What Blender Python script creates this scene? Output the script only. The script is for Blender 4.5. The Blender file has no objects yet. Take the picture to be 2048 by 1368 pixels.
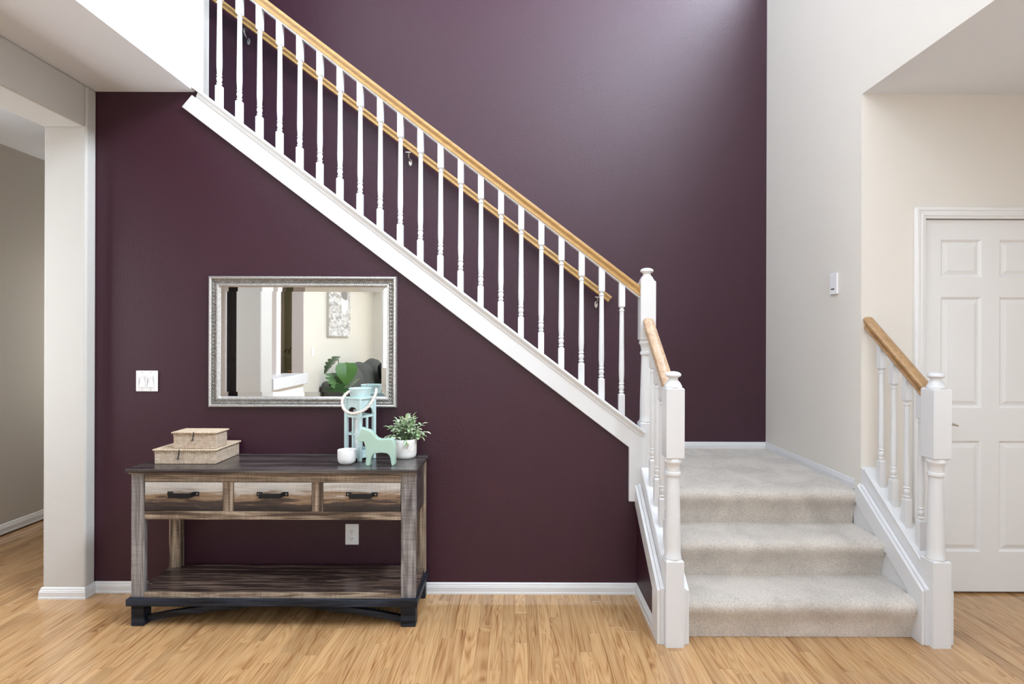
import bpy, bmesh, math, random
from mathutils import Vector, Matrix
random.seed(7)
PI = math.pi
C = bpy.context.scene.collection
SC = bpy.context.scene

# ------------------------------------------------------------------ camera
cam_d = bpy.data.cameras.new('camera')
cam = bpy.data.objects.new('camera', cam_d); C.objects.link(cam)
cam_d.sensor_width = 36.0; cam_d.lens = 36.0*1110/2048
cam_d.shift_x = -7/2048; cam_d.shift_y = -6/2048; cam_d.clip_start = 0.05
cam.matrix_world = Matrix.Translation((0, 0, 1.38)) @ Matrix.Rotation(PI/2, 4, 'X') @ Matrix.Rotation(0.00314, 4, 'Z')
SC.camera = cam
SC.view_settings.view_transform = 'Standard'; SC.view_settings.look = 'None'
SC.view_settings.gamma = 1.0; SC.view_settings.use_curve_mapping = False
SC.view_settings.exposure = -0.53

# ------------------------------------------------------------------ sky and daylight
world = bpy.data.worlds.new('sky'); SC.world = world; world.use_nodes = True
wn = world.node_tree; wn.nodes.clear()
sky = wn.nodes.new('ShaderNodeTexSky'); sky.sky_type = 'NISHITA'; sky.sun_disc = False
sky.sun_elevation = math.radians(45); sky.sun_rotation = math.radians(120)
bg = wn.nodes.new('ShaderNodeBackground'); bg.inputs[1].default_value = 0.25
wo = wn.nodes.new('ShaderNodeOutputWorld')
wn.links.new(sky.outputs[0], bg.inputs[0]); wn.links.new(bg.outputs[0], wo.inputs[0])

def area(name, loc, rot, sx, sy, power, col):
    l = bpy.data.lights.new(name, 'AREA'); l.shape = 'RECTANGLE'; l.size = sx; l.size_y = sy
    l.energy = power; l.color = col
    o = bpy.data.objects.new(name, l); C.objects.link(o); o.location = loc; o.rotation_euler = rot
    return o
DAY = (0.85, 0.925, 1.0)
# daylight entering at the windows, with fill lights at the added ones (windows themselves are built further down)
area('daylight_and_fill', (1.99, 3.15, 4.77), (0, PI/2, 0), 1.0, 1.5, 200, (0.77, 0.875, 1.0))       # stair window, right wall
area('daylight_and_fill', (1.99, 0.8, 4.77), (0, PI/2, 0), 1.0, 1.5, 550, (0.77, 0.875, 1.0))        # second high window
area('daylight_and_fill', (0.0, -4.30, 4.1), (PI/2, 0, 0), 2.6, 1.7, 70, DAY)                       # upper front window
area('daylight_and_fill', (0.9, -4.30, 1.35), (PI/2, 0, 0), 1.5, 1.9, 42, DAY)                     # lower front window
area('daylight_and_fill', (-3.54, 2.35, 1.5), (0, -PI/2, 0), 1.5, 1.0, 42, (0.95, 0.97, 1.0))          # fill light from the left, at an added hall window
area('daylight_and_fill', (-1.3, -4.25, 1.6), (PI/2, 0, 0), 1.0, 1.5, 28, (1.0, 0.96, 0.9))          # living room window
area('daylight_and_fill', (-3.05, 5.02, 1.45), (-PI/2, 0, 0), 0.9, 1.3, 16, (1.0, 0.97, 0.92))      # fill light added to brighten the hall wall, at a made-up end window
area('daylight_and_fill', (-3.55, -1.7, 1.6), (0, -PI/2, 0), 1.2, 1.0, 14, (1.0, 0.97, 0.9))        # fill light added for the dark study, at a made-up window
area('daylight_and_fill', (3.45, 0.2, 1.5), (0, PI/2, 0), 1.5, 2.2, 46, DAY)                        # side room window

# ------------------------------------------------------------------ materials
def nt(name):
    m = bpy.data.materials.new(name); m.use_nodes = True
    t = m.node_tree; t.nodes.clear()
    out = t.nodes.new('ShaderNodeOutputMaterial'); p = t.nodes.new('ShaderNodeBsdfPrincipled')
    t.links.new(p.outputs[0], out.inputs[0])
    return m, t, p
def N(t, kind, **kw):
    n = t.nodes.new(kind)
    for k, v in kw.items():
        if k.startswith('i_'):
            key = k[2:]; key = int(key) if key.isdigit() else key
            n.inputs[key].default_value = v
        else: setattr(n, k, v)
    return n
def L(t, a, b): t.links.new(a, b)
def math_(t, op, a, b=None, clamp=False):
    n = t.nodes.new('ShaderNodeMath'); n.operation = op; n.use_clamp = clamp
    for i, x in enumerate((a, b)):
        if x is None: continue
        if isinstance(x, (int, float)): n.inputs[i].default_value = x
        else: t.links.new(x, n.inputs[i])
    return n.outputs[0]
def coords(t, world_space=False, rnd=0.0):
    if world_space: c = t.nodes.new('ShaderNodeNewGeometry').outputs['Position']
    else: c = t.nodes.new('ShaderNodeTexCoord').outputs['Object']
    if rnd:
        oi = t.nodes.new('ShaderNodeObjectInfo')
        v = t.nodes.new('ShaderNodeVectorMath'); v.operation = 'ADD'
        s = math_(t, 'MULTIPLY', oi.outputs['Random'], rnd)
        t.links.new(c, v.inputs[0]); t.links.new(s, v.inputs[1]); c = v.outputs[0]
    return c
def noise(t, c, scale=(1, 1, 1), s=1.0, detail=3.0, rough=0.5, dist=0.0):
    mp = t.nodes.new('ShaderNodeMapping'); mp.inputs['Scale'].default_value = scale
    t.links.new(c, mp.inputs[0])
    n = t.nodes.new('ShaderNodeTexNoise'); n.inputs['Scale'].default_value = s
    n.inputs['Detail'].default_value = detail; n.inputs['Roughness'].default_value = rough
    n.inputs['Distortion'].default_value = dist
    t.links.new(mp.outputs[0], n.inputs[0])
    return n.outputs[0]
def ramp(t, f, stops):
    r = t.nodes.new('ShaderNodeValToRGB'); e = r.color_ramp.elements
    while len(e) < len(stops): e.new(0.5)
    for i, (p, c) in enumerate(stops):
        e[i].position = p; e[i].color = (c[0], c[1], c[2], 1)
    t.links.new(f, r.inputs[0]); return r.outputs[0]
def mixc(t, f, a, b, blend='MIX'):
    n = t.nodes.new('ShaderNodeMix'); n.data_type = 'RGBA'; n.blend_type = blend
    for i, x in ((0, f), (6, a), (7, b)):
        if isinstance(x, (int, float)): n.inputs[i].default_value = x
        elif isinstance(x, tuple): n.inputs[i].default_value = (x[0], x[1], x[2], 1)
        else: t.links.new(x, n.inputs[i])
    return n.outputs[2]
def bump(t, p, h, strength=0.3, dist=0.002):
    b = t.nodes.new('ShaderNodeBump'); b.inputs['Strength'].default_value = strength
    b.inputs['Distance'].default_value = dist
    t.links.new(h, b.inputs['Height']); t.links.new(b.outputs[0], p.inputs['Normal'])
def plain(name, col, rough=0.5, metal=0.0, spec=0.5, peel=0.0, peel_scale=120, dist=0.002, tint=0.0):
    m, t, p = nt(name)
    p.inputs['Base Color'].default_value = (*col, 1); p.inputs['Roughness'].default_value = rough
    p.inputs['Metallic'].default_value = metal; p.inputs['Specular IOR Level'].default_value = spec
    c = coords(t, True)
    if tint:
        v = noise(t, c, s=6, detail=4)
        L(t, ramp(t, v, [(0.3, tuple(x*(1-tint) for x in col)), (0.7, tuple(min(1, x*(1+tint*0.6)) for x in col))]), p.inputs['Base Color'])
    if peel: bump(t, p, noise(t, c, s=peel_scale, detail=2), peel, dist)
    return m
def wood(name, stops, grain='Y', rough=0.35, spec=0.5, world_space=False, s=1.0, rnd=13.0, saw=0.0, hue=0.0, ring=0.25, bmp=0.15, gl=0.06, fw=0.35, rf=42.0):
    m, t, p = nt(name)
    c = coords(t, world_space, rnd)
    ax = 'XYZ'.index(grain)
    sc = [1, 1, 1]; sc[ax] = gl
    sc2 = tuple(sc)
    f = noise(t, c, sc2, 38*s, 5, 0.62, 0.6)
    fine = noise(t, c, (1, 1, 1) if False else tuple(x if x == 1 else 0.03 for x in sc), 170*s, 2, 0.6)
    big = noise(t, c, sc2, 9*s, 2, 0.5, 1.6)
    wv = math_(t, 'SINE', math_(t, 'MULTIPLY', big, rf))
    v = math_(t, 'ADD', math_(t, 'MULTIPLY', f, 0.75), math_(t, 'MULTIPLY', math_(t, 'ADD', math_(t, 'MULTIPLY', wv, 0.5), 0.5), ring*0.5))
    v = math_(t, 'ADD', v, math_(t, 'MULTIPLY', math_(t, 'SUBTRACT', fine, 0.5), fw))
    col = ramp(t, v, stops)
    if hue:
        oi = t.nodes.new('ShaderNodeObjectInfo')
        r2 = math_(t, 'FRACT', math_(t, 'MULTIPLY', oi.outputs['Random'], 7.31))
        col = mixc(t, hue, col, ramp(t, oi.outputs['Random'], [(0, (0.62, 0.58, 0.54)), (0.18, (0.84, 0.80, 0.76)), (0.5, (1.0, 0.99, 0.97)), (1, (1.10, 1.09, 1.06))]), 'MULTIPLY')
    h = v
    if saw:
        sw = [60, 60, 60]
        sc3 = [9, 9, 9]; sc3[ax] = 260.0
        sm = noise(t, c, tuple(sc3), 1.0, 2, 0.5)
        patch = noise(t, c, (1, 1, 1), 7.0, 3)
        k = math_(t, 'MULTIPLY', math_(t, 'SUBTRACT', sm, 0.5), math_(t, 'MULTIPLY', patch, saw*2.2))
        g = math_(t, 'ADD', 1.0, k)
        gc = t.nodes.new('ShaderNodeCombineColor')
        for i in range(3): L(t, g, gc.inputs[i])
        col = mixc(t, 1.0, col, gc.outputs[0], 'MULTIPLY')
        h = math_(t, 'ADD', v, math_(t, 'MULTIPLY', sm, 0.6))
    L(t, col, p.inputs['Base Color'])
    p.inputs['Roughness'].default_value = rough; p.inputs['Specular IOR Level'].default_value = spec
    bump(t, p, h, bmp, 0.001)
    return m
def weave(name, c1, c2, k, row, rough=0.7, metal=0.0, bmp=0.6, axis='xz', d=0.002):
    """herringbone rows: slanted strands that change direction from one row to the next"""
    m, t, p = nt(name)
    c = coords(t)
    sp = t.nodes.new('ShaderNodeSeparateXYZ'); L(t, c, sp.inputs[0])
    u = math_(t, 'ADD', sp.outputs[0], math_(t, 'MULTIPLY', sp.outputs[1], 1.0)); z = sp.outputs[2]
    if axis == 'xy': u = sp.outputs[0]; z = sp.outputs[1]
    par = math_(t, 'SUBTRACT', math_(t, 'MULTIPLY', math_(t, 'FLOORED_MODULO', math_(t, 'FLOOR', math_(t, 'DIVIDE', z, row)), 2.0), 2.0), 1.0)
    s = math_(t, 'SINE', math_(t, 'ADD', math_(t, 'MULTIPLY', u, k), math_(t, 'MULTIPLY', par, math_(t, 'MULTIPLY', z, k))))
    e = math_(t, 'SINE', math_(t, 'MULTIPLY', z, PI/row))
    v = math_(t, 'MULTIPLY', math_(t, 'ADD', math_(t, 'MULTIPLY', s, 0.5), 0.5), math_(t, 'POWER', math_(t, 'ABSOLUTE', e), 0.35))
    nz = noise(t, c, s=60, detail=3)
    col = ramp(t, math_(t, 'ADD', math_(t, 'MULTIPLY', v, 0.8), math_(t, 'MULTIPLY', math_(t, 'SUBTRACT', nz, 0.4), 0.6)), [(0.10, c2), (0.42, c1), (1.0, tuple(min(1, x*1.15) for x in c1))])
    L(t, col, p.inputs['Base Color']); p.inputs['Roughness'].default_value = rough; p.inputs['Metallic'].default_value = metal
    bump(t, p, v, bmp, d)
    return m

MAT = {}
MAT['purple'] = plain('purple_satin_paint', (0.0345, 0.0062, 0.0155), 0.46, 0, 0.47, 0.6, 125, 0.002)
MAT['beige'] = plain('beige_wall_paint', (0.77, 0.725, 0.66), 0.55, 0, 0.4, 0.3, 110, 0.0015)
MAT['cream'] = plain('cream_wall_paint', (0.55, 0.532, 0.50), 0.55, 0, 0.4, 0.45, 80, 0.002)
MAT['tan'] = plain('tan_wall_paint', (0.50, 0.46, 0.40), 0.6, 0, 0.4, 0.3, 90, 0.002)
MAT['ceil'] = plain('ceiling_paint', (0.79, 0.815, 0.85), 0.8, 0, 0.2, 0.4, 60, 0.003)
MAT['upper'] = plain('white_wall_paint', (0.83, 0.83, 0.82), 0.6, 0, 0.3, 0.3, 90, 0.002)
MAT['white'] = plain('white_enamel', (0.71, 0.705, 0.705), 0.32, 0, 0.5, 0.06, 60, 0.001)
MAT['doorwhite'] = plain('white_door_paint', (0.82, 0.81, 0.80), 0.38, 0, 0.5, 0.05, 200, 0.0008)
MAT['plastic'] = plain('white_plastic', (0.84, 0.84, 0.85), 0.3)
MAT['dark'] = plain('dark_slot', (0.02, 0.02, 0.02), 0.6)
MAT['olive'] = plain('olive_wall_paint', (0.20, 0.19, 0.12), 0.6, peel=0.2)
MAT['livcream'] = plain('pale_cream_paint', (0.72, 0.68, 0.59), 0.6, peel=0.2)
MAT['pink'] = plain('pinkish_white_paint', (0.76, 0.68, 0.64), 0.6, peel=0.2)
MAT['nickel'] = plain('brushed_nickel', (0.62, 0.58, 0.52), 0.28, 1.0)
MAT['iron'] = plain('black_iron', (0.008, 0.008, 0.010), 0.42, 0.0, 0.3, 0.1, 300, 0.0006)
MAT['blackwood'] = wood('black_stained_wood', [(0.34, (0.002, 0.003, 0.005)), (0.56, (0.022, 0.028, 0.042))], 'X', 0.45, spec=0.25, saw=0.8)
OAK = [(0.24, (0.27, 0.122, 0.046)), (0.40, (0.445, 0.248, 0.108)), (0.62, (0.545, 0.335, 0.162))]
MAT['oak_floor'] = wood('oak_floor', OAK, 'Y', 0.13, 0.75, True, 0.8, 17.0, hue=0.6, ring=0.40, bmp=0.02, gl=0.075, fw=0.3, rf=95.0)
MAT['oak_rail'] = wood('honey_oak', [(0.15, (0.33, 0.18, 0.06)), (0.5, (0.46, 0.275, 0.10)), (0.8, (0.54, 0.35, 0.15))], 'X', 0.3, ring=0.12, bmp=0.06)
MAT['oak_pale'] = wood('pale_oak', [(0.22, (0.32, 0.19, 0.105)), (0.45, (0.47, 0.315, 0.20)), (0.7, (0.56, 0.41, 0.285))], 'Y', 0.35, ring=0.15, bmp=0.06)
MAT['oak_mid'] = wood('mid_oak', [(0.22, (0.26, 0.135, 0.055)), (0.45, (0.40, 0.235, 0.108)), (0.7, (0.50, 0.315, 0.16))], 'Y', 0.32, ring=0.15, bmp=0.06)
MAT['grey_leg'] = wood('grey_weathered_wood', [(0.26, (0.055, 0.046, 0.045)), (0.44, (0.185, 0.165, 0.158)), (0.66, (0.36, 0.34, 0.33))], 'Z', 0.5, saw=1.2, bmp=0.35)
MAT['brown_rail'] = wood('brown_weathered_wood', [(0.31, (0.045, 0.028, 0.019)), (0.44, (0.17, 0.118, 0.082)), (0.58, (0.36, 0.285, 0.21))], 'X', 0.5, saw=1.1, bmp=0.35)
MAT['brown_leg'] = wood('brown_weathered_post', [(0.31, (0.045, 0.028, 0.019)), (0.44, (0.17, 0.118, 0.082)), (0.58, (0.36, 0.285, 0.21))], 'Z', 0.5, saw=1.1, bmp=0.35)
MAT['dark_top'] = wood('dark_weathered_wood', [(0.30, (0.016, 0.012, 0.012)), (0.44, (0.052, 0.041, 0.038)), (0.62, (0.135, 0.115, 0.108))], 'X', 0.25, spec=0.6, saw=0.4, bmp=0.12, s=0.7)
MAT['shelf'] = wood('brown_dark_shelf', [(0.32, (0.020, 0.012, 0.010)), (0.44, (0.060, 0.038, 0.030)), (0.58, (0.16, 0.11, 0.085))], 'X', 0.25, spec=0.5, saw=0.2, bmp=0.12)
def drawer_mat():
    m, t, p = nt('reclaimed_drawer_wood')
    c = coords(t, False, 11.0); c0 = coords(t)
    sp = t.nodes.new('ShaderNodeSeparateXYZ'); L(t, c0, sp.inputs[0])
    g = noise(t, c, (0.10, 1, 1), 45, 5, 0.65, 0.8)
    b = noise(t, c, (0.35, 1, 1), 12, 3, 0.5, 0.5)
    sm = noise(t, c, (300, 6, 6), 1.0, 2)
    h = math_(t, 'DIVIDE', math_(t, 'SUBTRACT', sp.outputs[2], 0.551), 0.139)
    h = math_(t, 'ADD', h, math_(t, 'MULTIPLY', math_(t, 'SUBTRACT', b, 0.5), 0.28))
    h = math_(t, 'ADD', h, math_(t, 'MULTIPLY', math_(t, 'SUBTRACT', g, 0.5), 1.15))
    col = ramp(t, h, [(0.05, (0.014, 0.010, 0.010)), (0.34, (0.055, 0.036, 0.029)), (0.42, (0.19, 0.12, 0.070)), (0.58, (0.25, 0.172, 0.112)), (0.68, (0.38, 0.34, 0.30)), (1.0, (0.56, 0.53, 0.49))])
    k = math_(t, 'ADD', 0.72, math_(t, 'MULTIPLY', sm, 0.56))
    gc = t.nodes.new('ShaderNodeCombineColor')
    for i in range(3): L(t, k, gc.inputs[i])
    L(t, mixc(t, 1.0, col, gc.outputs[0], 'MULTIPLY'), p.inputs['Base Color'])
    p.inputs['Roughness'].default_value = 0.5
    bump(t, p, math_(t, 'ADD', g, sm), 0.3, 0.001)
    return m
MAT['drawer'] = drawer_mat()
MAT['weave'] = weave('woven_rush', (0.80, 0.665, 0.52), (0.26, 0.145, 0.075), 900.0, 0.0068, 0.75, 0, 0.9, d=0.003)
MAT['weave_top'] = weave('woven_rush_lid', (0.72, 0.58, 0.43), (0.34, 0.22, 0.13), 700.0, 0.010, 0.75, 0, 0.7, 'xy', 0.002)
MAT['frame_tex'] = weave('silver_herringbone', (0.36, 0.34, 0.31), (0.025, 0.02, 0.018), 640.0, 0.0100, 0.38, 0.75, 0.8, d=0.002)
def silver():
    m, t, p = nt('antique_silver')
    c = coords(t); v = noise(t, c, (1, 1, 1), 140, 4, 0.7)
    L(t, ramp(t, v, [(0.3, (0.34, 0.32, 0.30)), (0.6, (0.66, 0.65, 0.64))]), p.inputs['Base Color'])
    p.inputs['Metallic'].default_value = 0.7; p.inputs['Roughness'].default_value = 0.36
    bump(t, p, v, 0.2, 0.001); return m
MAT['silver'] = silver()
MAT['mirror'] = plain('mirror_glass', (0.93, 0.94, 0.93), 0.0, 1.0)
def carpet():
    m, t, p = nt('greige_carpet')
    c = coords(t, True)
    f = noise(t, c, s=260, detail=3, rough=0.7); v = noise(t, c, (1, 1, 1), 5, 4, 0.55, 0.6); g = noise(t, c, s=110, detail=4, rough=0.8)
    a = math_(t, 'ADD', math_(t, 'MULTIPLY', f, 0.5), math_(t, 'MULTIPLY', g, 0.5))
    col = ramp(t, a, [(0.34, (0.44, 0.385, 0.33)), (0.5, (0.71, 0.645, 0.575)), (0.66, (0.86, 0.795, 0.72))])
    col = mixc(t, 1.0, col, ramp(t, v, [(0.35, (0.86, 0.85, 0.84)), (0.65, (1.06, 1.05, 1.04))]), 'MULTIPLY')
    L(t, col, p.inputs['Base Color']); p.inputs['Roughness'].default_value = 1.0
    p.inputs['Specular IOR Level'].default_value = 0.05; p.inputs['Sheen Weight'].default_value = 0.25
    bump(t, p, a, 1.0, 0.008); return m
MAT['carpet'] = carpet()
MAT['mint'] = plain('mint_glaze', (0.40, 0.55, 0.46), 0.25, 0, 0.5)
MAT['lantern'] = plain('pale_aqua_paint', (0.53, 0.68, 0.68), 0.45, 0, 0.4, tint=0.06)
MAT['candle'] = plain('white_wax', (0.85, 0.84, 0.82), 0.5)
MAT['rope'] = plain('natural_rope', (0.72, 0.64, 0.58), 0.9, 0, 0.1, 0.6, 500, 0.001, tint=0.12)
MAT['ceramic'] = plain('white_ceramic', (0.82, 0.80, 0.78), 0.5, 0, 0.4, 0.1, 200, 0.001)
def pot_mat():
    m, t, p = nt('etched_white_ceramic')
    c = coords(t); sp = t.nodes.new('ShaderNodeSeparateXYZ'); L(t, c, sp.inputs[0])
    ang = math_(t, 'MULTIPLY', math_(t, 'ARCTAN2', sp.outputs[1], sp.outputs[0]), 9/(2*PI))
    tz = math_(t, 'DIVIDE', math_(t, 'SUBTRACT', sp.outputs[2], 0.040), 0.044)
    def ln(x, w): return math_(t, 'LESS_THAN', math_(t, 'ABSOLUTE', math_(t, 'SUBTRACT', math_(t, 'FRACT', x), 0.5)), w)
    a = math_(t, 'MAXIMUM', ln(math_(t, 'ADD', ang, math_(t, 'MULTIPLY', tz, 0.5)), 0.035), ln(math_(t, 'SUBTRACT', ang, math_(t, 'MULTIPLY', tz, 0.5)), 0.035))
    a = math_(t, 'MAXIMUM', a, ln(math_(t, 'ADD', ang, math_(t, 'ADD', math_(t, 'MULTIPLY', tz, 0.5), 0.5)), 0.0))
    inr = math_(t, 'MULTIPLY', math_(t, 'GREATER_THAN', tz, 0.0), math_(t, 'LESS_THAN', tz, 1.0))
    a = math_(t, 'MULTIPLY', a, inr)
    for zz in (0.030, 0.036, 0.040, 0.084):
        a = math_(t, 'MAXIMUM', a, math_(t, 'LESS_THAN', math_(t, 'ABSOLUTE', math_(t, 'SUBTRACT', sp.outputs[2], zz)), 0.0006))
    L(t, mixc(t, math_(t, 'MULTIPLY', a, 0.7), (0.82, 0.80, 0.78), (0.55, 0.43, 0.30)), p.inputs['Base Color'])
    p.inputs['Roughness'].default_value = 0.5; return m
MAT['pot'] = pot_mat()
def cup_mat():
    m, t, p = nt('lined_white_ceramic')
    c = coords(t); n1 = noise(t, c, (14, 14, 260), 1.0, 3)
    sp = t.nodes.new('ShaderNodeSeparateXYZ'); L(t, c, sp.inputs[0])
    inr = math_(t, 'MULTIPLY', math_(t, 'GREATER_THAN', sp.outputs[2], 0.018), math_(t, 'LESS_THAN', sp.outputs[2], 0.052))
    L(t, mixc(t, math_(t, 'MULTIPLY', math_(t, 'GREATER_THAN', n1, 0.60), math_(t, 'MULTIPLY', inr, 0.35)), (0.80, 0.78, 0.77), (0.45, 0.42, 0.40)), p.inputs['Base Color'])
    p.inputs['Roughness'].default_value = 0.55; return m
MAT['cup'] = cup_mat()
def leaf_mat(name, a, b, rough=0.5):
    m, t, p = nt(name)
    oi = t.nodes.new('ShaderNodeObjectInfo')
    L(t, ramp(t, oi.outputs['Random'], [(0.0, a), (1.0, b)]), p.inputs['Base Color'])
    p.inputs['Roughness'].default_value = rough; return m
MAT['leaf'] = leaf_mat('dusty_green_leaf', (0.36, 0.55, 0.28), (0.88, 0.93, 0.74))
MAT['monstera'] = leaf_mat('glossy_dark_leaf', (0.012, 0.05, 0.02), (0.06, 0.15, 0.025), 0.3)
MAT['stem'] = plain('green_stem', (0.12, 0.20, 0.08), 0.5)
MAT['soil'] = plain('dark_soil', (0.03, 0.02, 0.015), 0.9)
MAT['sofa'] = plain('grey_green_upholstery', (0.085, 0.085, 0.075), 0.85, 0, 0.2, 0.4, 300, 0.002)
MAT['black_fabric'] = plain('black_fabric', (0.008, 0.008, 0.008), 0.9, 0, 0.2)
MAT['throw'] = plain('cream_throw', (0.66, 0.60, 0.48), 0.9, 0, 0.1, 0.5, 200, 0.003)
def spots():
    m, t, p = nt('spotted_fabric'); c = coords(t)
    L(t, ramp(t, noise(t, c, s=45, detail=2), [(0.44, (0.08, 0.07, 0.05)), (0.52, (0.62, 0.56, 0.45))]), p.inputs['Base Color'])
    p.inputs['Roughness'].default_value = 0.9; return m
MAT['spots'] = spots()
MAT['darkdoor'] = plain('dark_brown_paint', (0.010, 0.006, 0.005), 0.5, 0, 0.2)
MAT['cherry'] = wood('cherry_wood', [(0.2, (0.13, 0.045, 0.015)), (0.8, (0.30, 0.13, 0.05))], 'Y', 0.35)
def canvas():
    m, t, p = nt('grey_water_canvas'); c = coords(t)
    w = noise(t, c, (1, 1.6, 5.5), 3.2, 4, 0.55, 0.9)
    col = ramp(t, w, [(0.36, (0.30, 0.27, 0.24)), (0.5, (0.54, 0.52, 0.49)), (0.62, (0.76, 0.74, 0.72))])
    sp = t.nodes.new('ShaderNodeSeparateXYZ'); L(t, c, sp.inputs[0])
    n2 = noise(t, c, s=9, detail=3)
    dy = math_(t, 'DIVIDE', math_(t, 'ADD', sp.outputs[1], math_(t, 'ADD', 0.25, math_(t, 'MULTIPLY', n2, -0.12))), 0.16)
    dz = math_(t, 'DIVIDE', math_(t, 'SUBTRACT', sp.outputs[2], math_(t, 'ADD', 0.48, math_(t, 'MULTIPLY', n2, 0.05))), 0.17)
    r = math_(t, 'ADD', math_(t, 'MULTIPLY', dy, dy), math_(t, 'MULTIPLY', dz, dz))
    col = mixc(t, math_(t, 'LESS_THAN', r, 1.0), col, (0.84, 0.82, 0.79))
    dz2 = math_(t, 'DIVIDE', math_(t, 'SUBTRACT', sp.outputs[2], math_(t, 'ADD', 0.60, math_(t, 'MULTIPLY', n2, 0.05))), 0.07)
    r2 = math_(t, 'ADD', math_(t, 'MULTIPLY', dy, dy), math_(t, 'MULTIPLY', dz2, dz2))
    col = mixc(t, math_(t, 'LESS_THAN', r2, 0.9), col, (0.22, 0.20, 0.18))
    L(t, col, p.inputs['Base Color']); p.inputs['Roughness'].default_value = 0.6; return m
MAT['canvas'] = canvas()
def border():
    m, t, p = nt('scroll_border'); c = coords(t)
    L(t, ramp(t, noise(t, c, (1, 1, 1), 28, 2, 0.5, 1.0), [(0.42, (0.05, 0.045, 0.03)), (0.55, (0.26, 0.24, 0.16))]), p.inputs['Base Color'])
    p.inputs['Roughness'].default_value = 0.7; return m
MAT['border'] = border()
def pane():
    m = bpy.data.materials.new('window_pane'); m.use_nodes = True; t = m.node_tree; t.nodes.clear()
    o = t.nodes.new('ShaderNodeOutputMaterial'); a = t.nodes.new('ShaderNodeBsdfTransparent'); g = t.nodes.new('ShaderNodeBsdfGlossy')
    g.inputs['Roughness'].default_value = 0.0; f = t.nodes.new('ShaderNodeFresnel'); mx = t.nodes.new('ShaderNodeMixShader')
    L(t, f.outputs[0], mx.inputs[0]); L(t, a.outputs[0], mx.inputs[1]); L(t, g.outputs[0], mx.inputs[2]); L(t, mx.outputs[0], o.inputs[0])
    return m
MAT['pane'] = pane()

# ------------------------------------------------------------------ mesh helpers
class MB:
    def __init__(s): s.v = []; s.f = []
    def add(s, vs, fs):
        b = len(s.v); s.v += [tuple(v) for v in vs]; s.f += [tuple(i+b for i in f) for f in fs]; return s
    def box(s, x0, x1, y0, y1, z0, z1):
        return s.add([(x0,y0,z0),(x1,y0,z0),(x1,y1,z0),(x0,y1,z0),(x0,y0,z1),(x1,y0,z1),(x1,y1,z1),(x0,y1,z1)],
                     [(0,3,2,1),(4,5,6,7),(0,1,5,4),(1,2,6,5),(2,3,7,6),(3,0,4,7)])
    def prism(s, pts, axis, a, b):
        """polygon pts in the plane normal to axis, extruded from a to b"""
        def mk(p, w):
            if axis == 'X': return (w, p[0], p[1])
            if axis == 'Y': return (p[0], w, p[1])
            return (p[0], p[1], w)
        n = len(pts)
        vs = [mk(p, a) for p in pts] + [mk(p, b) for p in pts]
        return s.add(vs, [tuple(range(n)), tuple(range(2*n-1, n-1, -1))] + [(i, i+n, (i+1) % n + n, (i+1) % n) for i in range(n)])
    def lathe(s, prof, c=(0, 0, 0), n=20, cap=True):
        vs = []; m = len(prof)
        for r, z in prof:
            for k in range(n):
                a = 2*PI*k/n; vs.append((c[0]+r*math.cos(a), c[1]+r*math.sin(a), c[2]+z))
        fs = [(i*n+k, i*n+(k+1) % n, (i+1)*n+(k+1) % n, (i+1)*n+k) for i in range(m-1) for k in range(n)]
        if cap: fs += [tuple(range(n-1, -1, -1)), tuple((m-1)*n+k for k in range(n))]
        return s.add(vs, fs)
    def sweep(s, sec, p0, p1, side, up, cap=True):
        """closed section (a,b) carried from p0 to p1; a along side, b along up"""
        p0, p1, side, up = map(Vector, (p0, p1, side, up)); n = len(sec)
        vs = [p0+side*a+up*b for a, b in sec] + [p1+side*a+up*b for a, b in sec]
        fs = [(i, (i+1) % n, (i+1) % n+n, i+n) for i in range(n)]
        if cap: fs += [tuple(range(n-1, -1, -1)), tuple(range(n, 2*n))]
        return s.add(vs, fs)
    def tube(s, path, r, n=8, closed=False):
        path = [Vector(p) for p in path]; m = len(path); vs = []; up = None
        for i, p in enumerate(path):
            a = path[(i-1) % m] if (closed or i) else p; b = path[(i+1) % m] if (closed or i < m-1) else p
            d = (b-a).normalized()
            if up is None: up = Vector((0, 0, 1)) if abs(d.z) < 0.9 else Vector((1, 0, 0))
            x = d.cross(up).normalized(); up = x.cross(d).normalized()
            rr = r[i] if isinstance(r, (list, tuple)) else r
            for k in range(n):
                t = 2*PI*k/n; vs.append(p+(x*math.cos(t)+up*math.sin(t))*rr)
        e = m if closed else m-1
        fs = [(i*n+k, i*n+(k+1) % n, ((i+1) % m)*n+(k+1) % n, ((i+1) % m)*n+k) for i in range(e) for k in range(n)]
        if not closed: fs += [tuple(range(n-1, -1, -1)), tuple((m-1)*n+k for k in range(n))]
        return s.add(vs, fs)
    def grid(s, nu, nv, fn):
        vs = [fn(i/nu, j/nv) for j in range(nv+1) for i in range(nu+1)]
        return s.add(vs, [(j*(nu+1)+i, j*(nu+1)+i+1, (j+1)*(nu+1)+i+1, (j+1)*(nu+1)+i) for j in range(nv) for i in range(nu)])
ORI = {}
def mesh(name, mb, m, smooth=None, fix=True):
    me = bpy.data.meshes.new(name); me.from_pydata(mb.v, [], mb.f); me.materials.append(MAT[m])
    if fix:
        bm = bmesh.new(); bm.from_mesh(me); bmesh.ops.recalc_face_normals(bm, faces=bm.faces); bm.to_mesh(me); bm.free()
    if smooth:
        me.polygons.foreach_set('use_smooth', [True]*len(me.polygons))
        me.set_sharp_from_angle(angle=math.radians(smooth))
    return me
def place(o, parent=None, loc=(0, 0, 0)):
    C.objects.link(o); ORI[o.name] = Vector(loc)
    if parent: o.parent = parent; o.location = Vector(loc)-ORI[parent.name]
    else: o.location = loc
    return o
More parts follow.
